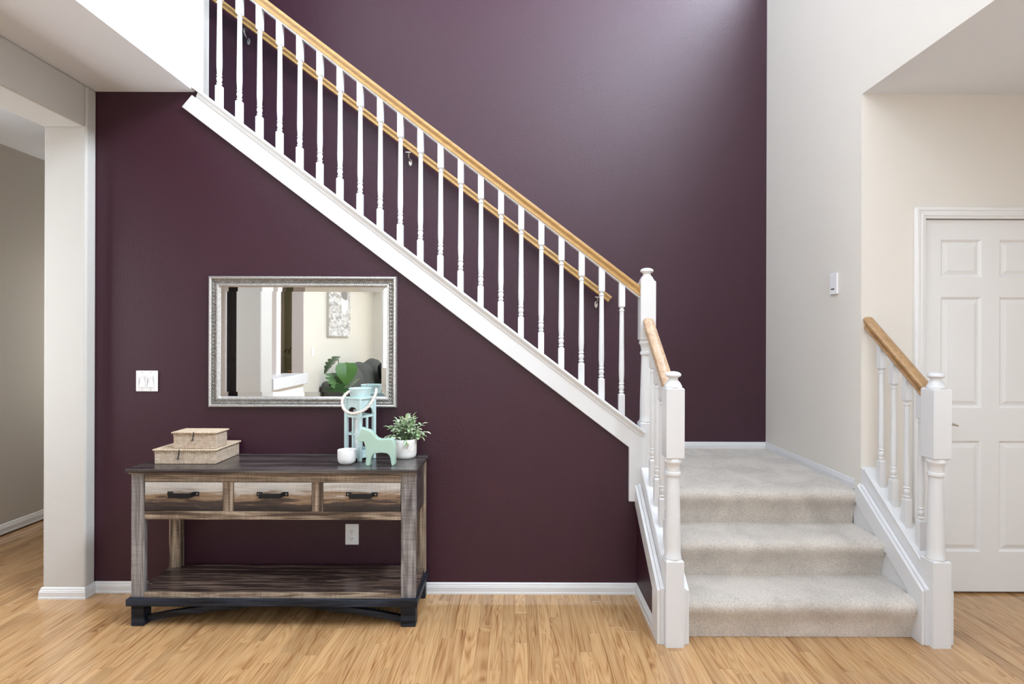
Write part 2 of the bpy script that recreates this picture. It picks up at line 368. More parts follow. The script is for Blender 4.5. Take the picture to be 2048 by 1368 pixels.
def obj(name, mb, m, parent=None, loc=(0, 0, 0), bevel=0.0, seg=2, smooth=None, label=None):
    me = mb if isinstance(mb, bpy.types.Mesh) else mesh(name, mb, m, smooth)
    o = bpy.data.objects.new(name, me); place(o, parent, loc)
    if bevel:
        b = o.modifiers.new('bevel', 'BEVEL'); b.width = bevel; b.segments = seg; b.limit_method = 'ANGLE'; b.angle_limit = math.radians(40)
        b.harden_normals = False
    if label: o['label'] = label
    return o
def tag(o, label, cat, group=None):
    o['label'] = label; o['category'] = cat
    if group: o['group'] = group
    return o
def thing(name, loc, label, cat, group=None):
    o = bpy.data.objects.new(name, None); o.empty_display_size = 0.1; place(o, None, loc); return tag(o, label, cat, group)
def struct(name, mb, m, parent=None, **kw):
    o = obj(name, mb, m, parent, **kw)
    if not parent: o['kind'] = 'structure'
    return o

# ================================================================== SETTING
XL, XR = -2.275, 1.875           # left wall face, right wall face
YW, YB = 3.01, 4.154             # under-stair wall, stairwell back wall
ZC, ZT = 2.715, 5.5              # low ceiling, foyer ceiling
XU = -1.7435                     # face of the upper floor on the left
# stair lines
def cap_z(x): return 0.976+0.761*(0.580-x)          # top of the cap below the upper balusters
def P(y): return 0.625+0.77*(y-2.9)                  # top of the low plates of the lower flight
def S(y): return 0.245+0.735*(y-2.511)               # top of the low skirt boards
KL, KR = 0.7175, 1.915                               # centre lines of the two low walls

floor = struct('floor', MB().box(-3.75, 3.7, -4.5, 4.4, -0.2, -0.012), 'oak_floor')
# every plank the camera sees is a plank; beyond the view the base slab goes on with the same oak
PW = 0.0572
unit = MB()
g = 0.0006; c = 0.0007
def plank_mesh(n, wdt, ln):
    mb = MB(); w = wdt/2-g/2; l = ln/2-g/2
    mb.add([(-w,-l,-0.012),(w,-l,-0.012),(w,l,-0.012),(-w,l,-0.012),(-w,-l,-c),(w,-l,-c),(w,l,-c),(-w,l,-c),(-w+c,-l+c,0),(w-c,-l+c,0),(w-c,l-c,0),(-w+c,l-c,0)],
           [(0,1,5,4),(1,2,6,5),(2,3,7,6),(3,0,4,7),(4,5,9,8),(5,6,10,9),(6,7,11,10),(7,4,8,11),(8,9,10,11)])
    return mesh(n, mb, 'oak_floor', None, True)
LENS = [0.28, 0.36, 0.45, 0.56, 0.70, 0.85, 1.05]
PM = [plank_mesh('plank', PW, l) for l in LENS]
rp = random.Random(21)
nplank = 0; extra = MB()
for r in range(-64, 52):
    x = (r+0.5)*PW
    if x < -3.6+PW/2 or x > 2.95: continue
    y = 1.55-rp.random()*0.6
    yend = 4.30 if x < -2.46 else 3.02
    if x > -2.3 and False: pass
    while y < yend:
        k = rp.choice(range(len(LENS))); l = LENS[k]; yc = y+l/2
        near = y+l; far = y
        hw = lambda yy: 1040/1110*yy
        vis = abs(x) < hw(near)+0.03 and near > 2.2
        if x < -2.46 and not (-0.955*near < x+0.05 and x < -0.80*far and near > 2.3): vis = False if near > 2.95 or x < -2.75 else vis
        if 0.82 < x < 1.83 and far > 2.62: vis = False
        if vis and nplank < 300:
            o = bpy.data.objects.new('plank', PM[k]); C.objects.link(o); o.parent = floor; o.location = (x, yc, 0); nplank += 1
        else:
            l2 = l/2-g/2; w2 = PW/2-g/2
            extra.add([(x-w2, yc-l2, 0), (x+w2, yc-l2, 0), (x+w2, yc+l2, 0), (x-w2, yc+l2, 0), (x-w2, yc-l2, -.012), (x+w2, yc-l2, -.012), (x+w2, yc+l2, -.012), (x-w2, yc+l2, -.012)],
                      [(0,1,2,3), (0,4,5,1), (1,5,6,2), (2,6,7,3), (3,7,4,0)])
        y += l
eo = obj('plank_run', extra, 'oak_floor', floor); eo['kind'] = 'stuff'

# walls
def poly_wall(name, pts, axis, a, b, m, **kw): return struct(name, MB().prism(pts, axis, a, b), m, **kw)
struct('wall_back', MB().box(-3.2, 2.1, YB, YB+0.12, 0, ZT), 'purple')
zk = cap_z(0.66)-0.022
poly_wall('wall_under_stair', [(-2.5, 0), (0.66, 0), (0.66, zk), (-1.7435, cap_z(-1.7435)-0.022), (-2.5, cap_z(-1.7435)-0.022)], 'Y', YW, YW+0.115, 'purple')
# right wall of the stairwell with the high window opening
w = MB()
w.box(XR, 2.0, YW+0.001, YB, 0, 4.25); w.box(XR, 2.0, YW+0.001, YB, 5.30, ZT); w.box(XR, 2.0, 3.92, YB, 4.25, 5.30)
w.box(XR, 2.0, -4.4, YW+0.001, ZC, 4.25); w.box(XR, 2.0, -4.4, YW+0.001, 5.30, ZT)
w.box(XR, 2.0, 1.60, 2.40, 4.25, 5.30); w.box(XR, 2.0, -4.4, 0.0, 4.25, 5.30)
struct('wall_right', w, 'beige')
w = MB(); w.box(2.0, 2.158, YW, YW+0.12, 0, ZC); w.box(2.158, 3.012, YW, YW+0.12, 2.10, ZC); w.box(3.012, 3.6, YW, YW+0.12, 0, ZC)
w.box(XR+0.0005, 2.0, YW, YW+0.12, 0, ZC)
struct('wall_closet', w, 'beige')
struct('wall_upper_left', MB().box(-1.87, XU, -4.4, 3.135, ZC, ZT), 'upper')
struct('trim_1', MB().box(XU-0.004, XU+0.003, 3.088, 3.142, 2.735, ZT), 'cream')
# left wall: jamb stub, header over the wide opening, column
w = MB()
w.box(-2.50, XL, 2.9365, YW, 0, ZC); w.box(-2.50, XL, 1.03, 2.9365, 2.493, ZC); w.box(-2.50, XL, 0.80, 1.03, 0, ZC); w.box(-2.50, XL, -0.95, 0.80, 2.493, ZC)
struct('wall_left', w, 'cream', bevel=0.012, seg=3)
hw_ = struct('wall_half', MB().box(-2.48, -2.30, -0.03, 0.80, 0, 0.90), 'upper')
struct('trim_2', MB().box(-2.53, -2.262, -0.06, 0.80, 0.89, 1.0), 'white', bevel=0.004)
w = MB()
for a, b in ((-4.4, -2.2), (-1.2, 1.85), (2.85, 5.2)): w.box(-3.72, -3.6, a, b, 0, 2.75)
for a, b, z0, z1 in ((-2.2, -1.2, 1.0, 2.2), (1.85, 2.85, 0.75, 2.25)): w.box(-3.72, -3.6, a, b, 0, z0); w.box(-3.72, -3.6, a, b, z1, 2.75)
struct('wall_hall', w, 'tan')
struct('wall_hall_end', MB().box(-3.6, -3.5, 5.1, 5.2, 0, 2.75).box(-2.6, -2.5, 5.1, 5.2, 0, 2.75).box(-3.5, -2.6, 5.1, 5.2, 0, 0.8).box(-3.5, -2.6, 5.1, 5.2, 2.1, 2.75), 'tan')
struct('wall_hall_right', MB().box(-2.515, -2.44, YW+0.125, 5.1, 0, 2.73), 'tan')
struct('ceiling_left', MB().box(-3.72, -1.88, -4.4, YW+0.11, 2.732, 2.98).box(-3.72, -2.505, YW+0.11, 5.2, 2.732, 2.98), 'ceil')
struct('wall_upper_end', MB().box(-3.3, -3.2, 3.1, YB, 2.9, ZT), 'upper')
struct('ceiling_soffit', MB().box(-2.30, XU-0.001, -4.4, YW, ZC-0.0008, 2.735), 'ceil')
struct('ceiling_right', MB().box(XR+0.002, 3.7, -4.4, YW+0.1, ZC-0.0008, 2.98), 'ceil')
struct('ceiling', MB().box(-3.75, 3.7, -4.5, 4.4, ZT, ZT+0.1), 'ceil')
# behind the camera
w = MB()
w.box(-3.75, 0.10, -4.52, -4.40, 0, 2.98) if False else None
w.box(-1.85, 1.99, -4.52, -4.40, ZC, 3.2); w.box(-1.85, 1.99, -4.52, -4.40, 5.0, ZT); w.box(-1.85, -1.35, -4.52, -4.40, 3.2, 5.0); w.box(1.35, 1.99, -4.52, -4.40, 3.2, 5.0)
w.box(-0.75, 0.12, -4.52, -4.40, 0, ZC); w.box(1.68, 3.7, -4.52, -4.40, 0, ZC); w.box(0.12, 1.68, -4.52, -4.40, 0, 0.37); w.box(0.12, 1.68, -4.52, -4.40, 2.33, ZC)
w.box(-3.75, -1.85, -4.52, -4.40, 0, ZC); w.box(-1.85, -0.75, -4.52, -4.40, 0, 0.82); w.box(-1.85, -0.75, -4.52, -4.40, 2.38, ZC)
struct('wall_front', w, 'livcream')
w = MB(); w.box(3.52, 3.64, -4.4, -0.95, 0, ZC); w.box(3.52, 3.64, 1.35, 3.1, 0, ZC); w.box(3.52, 3.64, -0.95, 1.35, 0, 0.72); w.box(3.52, 3.64, -0.95, 1.35, 2.28, ZC)
struct('wall_side_room', w, 'beige')
# living room seen in the mirror
struct('wall_living', MB().box(-2.80, -2.65, -4.4, -0.95, 0, 2.735), 'livcream')
struct('wall_passage', MB().box(-2.795, -2.655, -0.965, -0.945, 0, 2.735), 'pink')
struct('wall_passage_left', MB().box(-3.6, -2.99, -1.05, -0.955, 0, 2.735), 'pink')
w = MB()
for x0, x1 in ((-3.075, -3.045), (-3.04, -2.995), (-2.99, -2.97)): w.box(x0, x1, -0.955, -0.935 if x0 > -3.05 else -0.928, 0, 2.2)
struct('trim_3', w, 'pink', bevel=0.003)
struct('wall_study', MB().box(-3.6, -2.8, -2.75, -2.65, 0, 2.735), 'olive')
w = obj('wallpaper_border', MB().box(-3.6, -2.8, -2.652, -2.646, 1.14, 1.24), 'border', bpy.data.objects['wall_study'])
struct('trim_4', MB().box(-3.6, -2.8, -2.655, -2.63, 1.06, 1.10).box(-3.6, -2.8, -2.655, -2.635, 0.99, 1.02), 'olive')
d2 = struct('door_2', MB().box(-3.01, -2.64, 0.17, 0.205, 0.01, 2.45), 'darkdoor')
for a, b in ((0.2, 1.0), (1.15, 2.3)): obj('panel', MB().box(-2.96, -2.69, 0.20, 0.212, a, b), 'darkdoor', d2, bevel=0.004)
struct('trim_5', MB().box(-3.075, -3.01, 0.19, 0.222, 0, 2.5).box(-2.64, -2.60, 0.19, 0.222, 0, 2.5), 'pink', bevel=0.003)
struct('wall_hall_cross', MB().box(-3.6, -2.50, 0.08, 0.19, 0, 2.735), 'pink')
# windows (outside the frame, a few added to go with fill lights; the daylight above comes in through them)
def window(name, axis, w0, a0, a1, z0, z1, nx, nz):
    f = MB(); t = 0.045
    def bx(u0, u1, q0, q1, d0=-0.03, d1=0.03):
        if axis == 'X': f.box(w0+d0, w0+d1, u0, u1, q0, q1)
        else: f.box(u0, u1, w0+d0, w0+d1, q0, q1)
    bx(a0, a0+t, z0, z1); bx(a1-t, a1, z0, z1); bx(a0+t, a1-t, z0, z0+t); bx(a0+t, a1-t, z1-t, z1)
    for i in range(1, nx): u = a0+(a1-a0)*i/nx; bx(u-0.012, u+0.012, z0+t, z1-t, -0.012, 0.012)
    for i in range(1, nz): q = z0+(z1-z0)*i/nz; bx(a0+t, a1-t, q-0.012, q+0.012, -0.0115, 0.0115)
    o = struct(name, f, 'white')
    for i in range(nx):
        for j in range(nz):
            p = MB(); u0 = a0+(a1-a0)*i/nx; u1 = a0+(a1-a0)*(i+1)/nx; q0 = z0+(z1-z0)*j/nz; q1 = z0+(z1-z0)*(j+1)/nz
            if axis == 'X': p.box(w0+0.001, w0+0.005, u0+0.01, u1-0.01, q0+0.01, q1-0.01)
            else: p.box(u0+0.01, u1-0.01, w0-0.005, w0-0.001, q0+0.01, q1-0.01)
            obj('pane', p, 'pane', o)
window('window_1', 'X', 2.03, 2.40, 3.92, 4.25, 5.30, 2, 1)
window('window_2', 'X', 2.03, 0.0, 1.60, 4.25, 5.30, 2, 1)
window('window_3', 'Y', -4.46, -1.35, 1.35, 3.2, 5.0, 3, 2)
window('window_4', 'Y', -4.46, 0.12, 1.68, 0.37, 2.33, 2, 3)
window('window_5', 'Y', -4.46, -1.85, -0.75, 0.82, 2.38, 2, 2)
window('window_added_hall', 'X', -3.66, 1.85, 2.85, 0.75, 2.25, 2, 2)  # frame added around the hall fill light
window('window_added_study', 'X', -3.66, -2.2, -1.2, 1.0, 2.2, 2, 2)  # made-up window, dresses the study fill light
window('window_added_hall_end', 'Y', 5.16, -3.5, -2.6, 0.8, 2.1, 2, 2)  # made-up window behind the fill light at the hall end
window('window_6', 'X', 3.58, -0.95, 1.35, 0.72, 2.28, 3, 2)

# baseboards: one profile swept along the walls
BB = [(0, 0), (0.013, 0), (0.013, 0.009), (0.011, 0.012), (0.011, 0.036), (0.009, 0.039), (0.009, 0.043), (0.006, 0.047), (0.006, 0.052), (0.003, 0.057), (0, 0.060)]
def baseboard(name, runs, sc=1.0):
    """runs: list of (p0, p1, outward normal, mitre at p0, mitre at p1)"""
    mb = MB()
    for p0, p1, nrm, m0, m1 in runs:
        p0, p1, nrm = Vector(p0), Vector(p1), Vector(nrm); d = (p1-p0).normalized(); n = len(BB)
        vs = [p0+nrm*a*sc-d*(a*sc*m0)+Vector((0, 0, b*sc)) for a, b in BB] + [p1+nrm*a*sc+d*(a*sc*m1)+Vector((0, 0, b*sc)) for a, b in BB]
        mb.add(vs, [(i, (i+1) % n, (i+1) % n+n, i+n) for i in range(n)] + [tuple(range(n-1, -1, -1)), tuple(range(n, 2*n))])
    return struct(name, mb, 'white')
baseboard('baseboard_left', [((-2.50, 2.9365, 0), (XL, 2.9365, 0), (0, -1, 0), 1, 1), ((XL, 2.9365, 0), (XL, YW, 0), (1, 0, 0), 1, -1), ((XL, YW, 0), (0.66, YW, 0), (0, -1, 0), -1, -1)])
baseboard('baseboard_hall', [((-3.6, 0.2, 0), (-3.6, 5.1, 0), (1, 0, 0), 0, 0)], 1.15)
baseboard('baseboard_low_wall', [((0.66, YW, 0), (0.66, 2.60, 0), (-1, 0, 0), -1, 0)])
baseboard('baseboard_closet', [((1.99, YW, 0), (2.158, YW, 0), (0, -1, 0), 0, 0)])
ZL = 0.567
baseboard('baseboard_landing', [((-0.5, YB, ZL-0.012), (XR, YB, ZL-0.012), (0, -1, 0), 0, -1), ((XR, YB, ZL-0.012), (XR, 3.06, ZL-0.012), (-1, 0, 0), -1, 0)])

# ---- stringer board on the under-stair wall, its mouldings and the cap below the balusters
st = struct('trim_6', MB().prism([(-1.802, 2.6254), (-1.748, 2.690), (0.704, 0.838), (0.704, 0.506), (0.614, 0.506), (0.614, 0.7973)], 'Y', 2.988, YW), 'white', bevel=0.003)
sl = math.atan(0.761); dx = Vector((math.cos(sl), 0, -math.sin(sl))); up = Vector((math.sin(sl), 0, math.cos(sl)))
def stair_strip(name, sec, x0, x1, m='white', par=None):
    p0 = Vector((x0, 0, cap_z(x0))); p1 = Vector((x1, 0, cap_z(x1)))
    return obj(name, MB().sweep(sec, p0, p1, (0, 1, 0), up), m, par)
stair_strip('moulding', [(2.9885, -0.056), (2.9885, -0.037), (2.984, -0.035), (2.984, -0.028), (2.979, -0.020), (2.979, -0.016), (3.02, -0.016), (3.02, -0.056)], -1.70, 0.700, 'white', st)
stair_strip('cap', [(2.974, -0.016), (2.971, -0.011), (2.971, -0.006), (2.975, 0), (3.098, 0), (3.102, -0.006), (3.102, -0.016)], -1.735, 0.700, 'white', st)

# ---- the two low walls of the lower flight
def low_wall(name, xc, outer_mat, sgn_out, ti):
    y0, y1 = 2.52, YW
    body = struct(name, MB().prism([(y0, 0), (y1, 0), (y1, S(y1)-0.01), (y0, S(y0)-0.01)], 'X', xc-0.0575, xc+0.0575), outer_mat)
    if sgn_out < 0:   # white skirt behind the steps on the stair side
        obj('skirt_board', MB().prism([(y0, 0), (3.04, 0), (3.04, S(3.04)-0.09), (2.97, S(2.97)-0.012), (y0, S(y0)-0.012)], 'X', xc+0.0576, xc+0.0605), 'white', body)
    else:
        obj('skirt_board', MB().prism([(y0, 0), (3.04, 0), (3.04, S(3.04)-0.09), (2.97, S(2.97)-0.012), (y0, S(y0)-0.012)], 'X', xc-0.0605, xc-0.0576), 'white', body)
    tr = MB()
    tr = struct('trim_%d' % ti, MB().prism([(2.56, 0.02), (YW, S(YW)-0.04), (YW, P(YW)-0.018), (2.56, P(2.56)-0.018)], 'X', xc-0.039, xc+0.039), 'white')
    ye = 2.988 if sgn_out < 0 else 3.01
    for s in (-1, 1):
        yq = 3.042 if (s != sgn_out) else ye
        if s == sgn_out and sgn_out > 0: yq = YW
        yt = yq-0.05 if s != sgn_out else yq
        band = [(2.511, 0), (2.608, 0), (2.608, S(2.608)-0.105), (yq, S(yq)-0.105), (yt, S(yt)), (2.511, S(2.511))]
        a, b = sorted((xc+s*0.0723, xc+s*0.0572)); obj('face_board', MB().prism(band, 'X', a, b), 'white', tr, bevel=0.002)
        band2 = [(2.507, 0), (2.58, 0), (2.58, S(2.58)-0.06), (min(yq, 2.985), S(min(yq, 2.985))-0.06), (min(yq, 2.985), S(min(yq, 2.985))+0.012), (2.507, S(2.507)+0.012)]
        a, b = sorted((xc+s*0.0571, xc+s*0.0405)); obj('inner_board', MB().prism(band2, 'X', a, b), 'white', tr, bevel=0.002)
    u2 = Vector((0, -math.sin(math.atan(0.77)), math.cos(math.atan(0.77))))
    yr = 2.985
    obj('plate', MB().sweep([(-0.036, -0.018), (-0.040, -0.012), (-0.040, -0.005), (-0.036, 0), (0.036, 0), (0.040, -0.005), (0.040, -0.012), (0.036, -0.018)], (xc, 2.555, P(2.555)), (xc, yr, P(yr)), (1, 0, 0), u2), 'white', tr)
    return tr
low_wall('wall_low_left', KL, 'purple', -1, 7)
low_wall('wall_low_right', KR, 'beige', 1, 8)

# ================================================================== STAIRCASE
stairs = thing('staircase', (1.32, 2.8, 0), 'staircase covered in greige carpet rising to a square landing', 'staircase')
RY = [2.579, 2.813, 3.047]; RZ = 0.189
PRO = [(0.0, 0.0), (-0.005, 0.03), (-0.010, 0.06), (-0.019, 0.088), (-0.030, 0.108), (-0.040, 0.126), (-0.046, 0.143), (-0.045, 0.159), (-0.035, 0.173), (-0.015, 0.1835), (0.02, 0.189)]
rs = random.Random(4)
def carpet_step(name, y, z0, yend, x0, x1, xe=None):
    prof = [(y+a, z0+b) for a, b in PRO]
    n = 5
    prof += [(y+0.01+(yend-y-0.01)*i/n, z0+RZ) for i in range(1, n+1)]
    nx = 60; m = len(prof)
    mb = MB(); ph = [rs.random()*6 for _ in range(4)]
    for i in range(nx+1):
        u = i/nx; x = x0+(x1-x0)*u
        for k, (yy, zz) in enumerate(prof):
            wob = 0.0022*math.sin(x*9+ph[0])+0.0018*math.sin(x*23+ph[1]+k*0.3)
            f = 1.0 if 2 <= k <= 9 else 0.0
            mb.v.append((x, yy+wob*f, zz+0.4*wob*f))
    for i in range(nx):
        for k in range(m-1): mb.f.append((i*m+k, (i+1)*m+k, (i+1)*m+k+1, i*m+k+1))
    b = len(mb.v); mb.v += [(x0, yend, z0), (x1, yend, z0)]
    mb.f.append(tuple(range(m))+(b,)); mb.f.append(tuple(nx*m+k for k in range(m))+(b+1,))
    mb.f.append((0, b, b+1, nx*m)); mb.f.append((m-1, b, b+1, nx*m+m-1) if False else (m-1, nx*m+m-1, b+1, b))
    return obj(name, mb, 'carpet', stairs, smooth=60)
carpet_step('carpeted_step', RY[0], 0.001, RY[1]+0.01, KL+0.0615, KR-0.0615)
carpet_step('carpeted_step', RY[1], RZ, RY[2]+0.01, KL+0.0615, KR-0.0615)
carpet_step('carpeted_landing', RY[2], 2*RZ, YB-0.001, KL+0.0615, KR-0.0615)
obj('landing_edge', MB().box(0.662, KL+0.0614, YW+0.118, YB-0.001, 0.42, ZL), 'carpet', stairs)
obj('landing_edge', MB().box(KR-0.0614, XR-0.001, YW+0.03, YB-0.001, 0.42, ZL), 'carpet', stairs)
for i in range(9):          # upper flight, hidden behind its closed string
    x1 = 0.66-0.248*i
    obj('carpeted_step', MB().box(x1-0.30, x1+0.02, YW+0.118, YB-0.002, ZL+RZ*i-0.02, ZL+RZ*(i+1)), 'carpet', stairs, bevel=0.015)

# ================================================================== RAILINGS
def baluster_mesh(name, hb, ht, top):
    """hb: top of the lower block, ht: foot of the upper block; origin at the cap line, 1.25 inch stock"""
    h = 0.0158; mb = MB()
    def block(z0, z1, up_ch, dn_ch):
        k = 0.0105
        lv = [(z0, h)] if not dn_ch else [(z0, k), (z0+0.007, h)]
        lv += [(z1, h)] if not up_ch else [(z1-0.007, h), (z1, k)]
        vs = []
        for z, r in lv: vs += [(-r, -r, z), (r, -r, z), (r, r, z), (-r, r, z)]
        fs = [(i*4+j, i*4+(j+1) % 4, i*4+4+(j+1) % 4, i*4+4+j) for i in range(len(lv)-1) for j in range(4)]
        fs += [(3, 2, 1, 0), tuple(len(vs)-4+j for j in range(4))]
        mb.add(vs, fs)
    block(-0.022, hb, True, False); block(ht, top, False, True)
    a = hb-0.004
    pr = [(0.0100, a), (0.0108, a+0.008), (0.0142, a+0.010), (0.0148, a+0.013), (0.0142, a+0.016), (0.0108, a+0.019), (0.0118, a+0.024), (0.0142, a+0.032), (0.0150, a+0.038), (0.0142, a+0.044), (0.0112, a+0.051), (0.0108, a+0.053),
          (0.0146, a+0.055), (0.0150, a+0.0575), (0.0146, a+0.060), (0.0124, a+0.063), (0.0128, a+0.072), (0.0148, a+0.105), (0.0150, a+0.14), (0.0142, a+0.20), (0.0118, ht-0.025), (0.0114, ht-0.019), (0.0148, ht-0.017), (0.0152, ht-0.0145), (0.0148, ht-0.012), (0.0108, ht-0.009), (0.0104, ht-0.004), (0.010, ht+0.004)]
    mb.lathe(pr, n=14)
    return mesh(name, mb, 'white', 35)
BAL_UP = baluster_mesh('baluster', 0.109, 0.577, 0.722)
BAL_LO = baluster_mesh('baluster', 0.130, 0.602, 0.745)
def newel(parent, x, y, z0, zb, zt0, zt1, w=0.0405):
    mb = MB()
    def block(a, b, ch):
        k = 0.006; r = w
        vs = []
        for z, rr in ((a, r-k if ch else r), (a+k, r), (b-k, r), (b, r-k)): vs += [(-rr, -rr, z), (rr, -rr, z), (rr, rr, z), (-rr, rr, z)]
        mb.add(vs, [(i*4+j, i*4+(j+1) % 4, i*4+4+(j+1) % 4, i*4+4+j) for i in range(3) for j in range(4)]+[(3, 2, 1, 0), (12, 13, 14, 15)])
    block(z0, zb, False); block(zt0, zt1, True)
    l = zt0-zb
    pr = [(0.036, zb-0.004), (0.0395, zb+0.001), (0.0395, zb+0.006), (0.037, zb+0.010), (0.037, zb+0.015), (0.0355, zb+0.018), (0.0358, zb+0.05), (0.0350, zb+0.12), (0.0320, zb+l*0.5), (0.0288, zt0-0.092), (0.0285, zt0-0.083), (0.030, zt0-0.080),
          (0.0345, zt0-0.077), (0.0360, zt0-0.070), (0.0345, zt0-0.063), (0.0300, zt0-0.060), (0.0305, zt0-0.045), (0.034, zt0-0.026), (0.0405, zt0-0.018), (0.0415, zt0-0.012), (0.0395, zt0-0.006), (0.036, zt0+0.004)]
    mb.lathe(pr, n=28)
    o = obj('newel_post', mesh('newel_post', mb, 'white', 35), 'white', parent, (x, y, 0))
    cp = MB().lathe([(0.039, -0.001), (0.0395, 0.006), (0.0365, 0.011), (0.0345, 0.013), (0.033, 0.019), (0.028, 0.025), (0.0225, 0.031), (0.0205, 0.038), (0.0220, 0.044), (0.0300, 0.048), (0.0350, 0.053), (0.0355, 0.058), (0.0325, 0.064), (0.024, 0.069), (0.012, 0.072), (0.001, 0.073)], n=28)
    obj('newel_cap', mesh('newel_cap', cp, 'white', 35), 'white', o, (x, y, zt1))
    return o
RAIL = [(-0.0225, 0.0), (0.0225, 0.0), (0.0235, 0.004), (0.019, 0.010), (0.0185, 0.018), (0.022, 0.024), (0.0275, 0.030), (0.0285, 0.036), (0.0265, 0.042), (0.018, 0.0465), (0.006, 0.0485), (-0.006, 0.0485), (-0.018, 0.0465), (-0.0265, 0.042), (-0.0285, 0.036), (-0.0275, 0.030), (-0.022, 0.024), (-0.0185, 0.018), (-0.019, 0.010), (-0.0235, 0.004)]
def railm(name, p0, p1, side, up, m, parent, fillet=True):
    o = obj(name, mesh(name, MB().sweep(RAIL, p0, p1, side, up), m, 30), m, parent)
    if fillet: obj('fillet', MB().sweep([(-0.017, -0.007), (0.017, -0.007), (0.017, 0.001), (-0.017, 0.001)], p0, p1, side, up), 'white', o, label='white strip under the rail')
    return o
YU = 3.037
ru = thing('stair_railing', (-0.45, YU, 0.9), 'long white baluster railing with honey oak handrail along the upper flight', 'railing')
for i in range(22):
    x = -1.6246-0.11026+0.11026*i
    obj('baluster', BAL_UP, 'white', ru, (x, YU, cap_z(x))) if i else None
zr = lambda x: cap_z(x)+0.703+0.009
xa, xb = -1.95, KL-0.036
railm('handrail', (xa, YU, zr(xa)), (xb, YU, zr(xb)), (0, 1, 0), (0, 0, 1.2566), 'oak_rail', ru)
newel(ru, KL, YU, 0.56, 0.931, 1.375, 1.698)
u2 = (0, 0, math.sqrt(1+0.77**2))
for nm, xc, m, lab, yend in (('stair_railing', KL, 'oak_pale', 'short white railing on the left of the carpeted steps, with pale oak rail', 2.9955), ('stair_railing', KR-0.002, 'oak_mid', 'short white railing on the right of the carpeted steps, before the white door', YW)):
    r = thing(nm, (xc, 2.75, 0), lab, 'railing')
    for i in range(4):
        y = 2.615+0.095*i
        obj('baluster', BAL_LO, 'white', r, (xc, y, P(y)))
    zz = lambda y: P(y)+0.735
    railm('handrail', (xc, 2.55, zz(2.55)), (xc, yend, zz(yend)), (1, 0, 0), u2, m, r)
    newel(r, xc, 2.5235, 0.0, 0.3885, 0.843, 1.163)
# handrail on the back wall
wr = thing('wall_handrail', (-0.7, YB, 2.7), 'honey oak handrail on brass brackets along the purple stairwell wall', 'handrail')
e1 = Vector((0.706, 4.075, 1.6925)); e0 = Vector((-2.3, 4.075, 1.6925+0.757*3.006))
railm('handrail', tuple(e0-up*0.0485), tuple(e1-up*0.0485), (0, 1, 0), tuple(up), 'oak_rail', wr, False)
for bx, bz in ((-2.0014, 3.6173), (-0.7893, 2.717), (0.6019, 1.6609)):
    b = MB().tube([(bx, YB-0.002, bz-0.01), (bx, YB-0.035, bz-0.012), (bx, YB-0.068, bz+0.002), (bx, YB-0.078, bz+0.03)], [0.006, 0.0055, 0.005, 0.006], 10)
    b.lathe([(0.002, 0), (0.017, 0.001), (0.017, 0.004), (0.01, 0.008)], (0, 0, 0), 14) if False else None
    b.prism([(bx+0.012*math.cos(a), bz-0.02+0.026*math.sin(a)) for a in [2*PI*k/16 for k in range(16)]], 'Y', YB-0.006, YB-0.001)
    b.box(bx-0.02, bx+0.02, YB-0.092, YB-0.064, bz+0.026, bz+0.031)
    b.tube([(bx-0.004, YB-0.012, bz-0.034), (bx-0.004, YB-0.006, bz-0.034)], 0.006, 8)
    obj('bracket', b, 'nickel', wr, smooth=40)

# ================================================================== DOOR
d1 = thing('door_1', (2.585, YW, 0), None, None) if False else None
X0, X1, Z0, Z1 = 2.221, 2.949, 0.013, 2.036
cols = [(2.314, 2.5366), (2.634, 2.8566)]; rows = [(0.229, 0.834), (1.0125, 1.617), (1.723, 1.929)]
lf = MB(); yf, yb = YW+0.012, YW+0.047
zs = [Z0]+[z for r in rows for z in r]+[Z1]
lf.box(X0, cols[0][0], yf, yb, Z0, Z1); lf.box(cols[0][1], cols[1][0], yf, yb, Z0, Z1); lf.box(cols[1][1], X1, yf, yb, Z0, Z1)
for a, b in cols:
    for i in range(0, 8, 2): lf.box(a, b, yf, yb, zs[i], zs[i+1])
door = struct('door_1', lf, 'doorwhite')
for a, b in cols:
    for z0, z1 in rows:
        pn = MB(); vs = []; fs = []
        for k, (ins, dep) in enumerate(((0, 0), (0.006, 0.004), (0.012, 0.011), (0.016, 0.011), (0.038, 0.0025), (0.040, 0.0025))):
            vs += [(a+ins, yf+dep, z0+ins), (b-ins, yf+dep, z0+ins), (b-ins, yf+dep, z1-ins), (a+ins, yf+dep, z1-ins)]
            if k: fs += [((k-1)*4+j, (k-1)*4+(j+1) % 4, k*4+(j+1) % 4, k*4+j) for j in range(4)]
        fs.append(tuple(len(vs)-4+j for j in range(4)))
        pn.add(vs, fs); obj('panel', pn, 'doorwhite', door)
hd = MB().tube([(2.275, yf, 0.93), (2.275, yf-0.045, 0.93)], 0.011, 12).tube([(2.275, yf-0.045, 0.93), (2.30, yf-0.050, 0.933), (2.345, yf-0.052, 0.930), (2.372, yf-0.048, 0.922)], [0.010, 0.009, 0.007, 0.005], 10)
hd.tube([(2.275, yf-0.001, 0.93), (2.275, yf-0.012, 0.93)], 0.028, 20)
obj('lever_handle', hd, 'nickel', door, smooth=40)
cs = MB()
CAS = [(0, 0), (0.058, 0), (0.058, 0.016), (0.050, 0.019), (0.042, 0.019), (0.040, 0.015), (0.026, 0.014), (0.022, 0.017), (0.014, 0.016), (0.010, 0.011), (0, 0.010)]
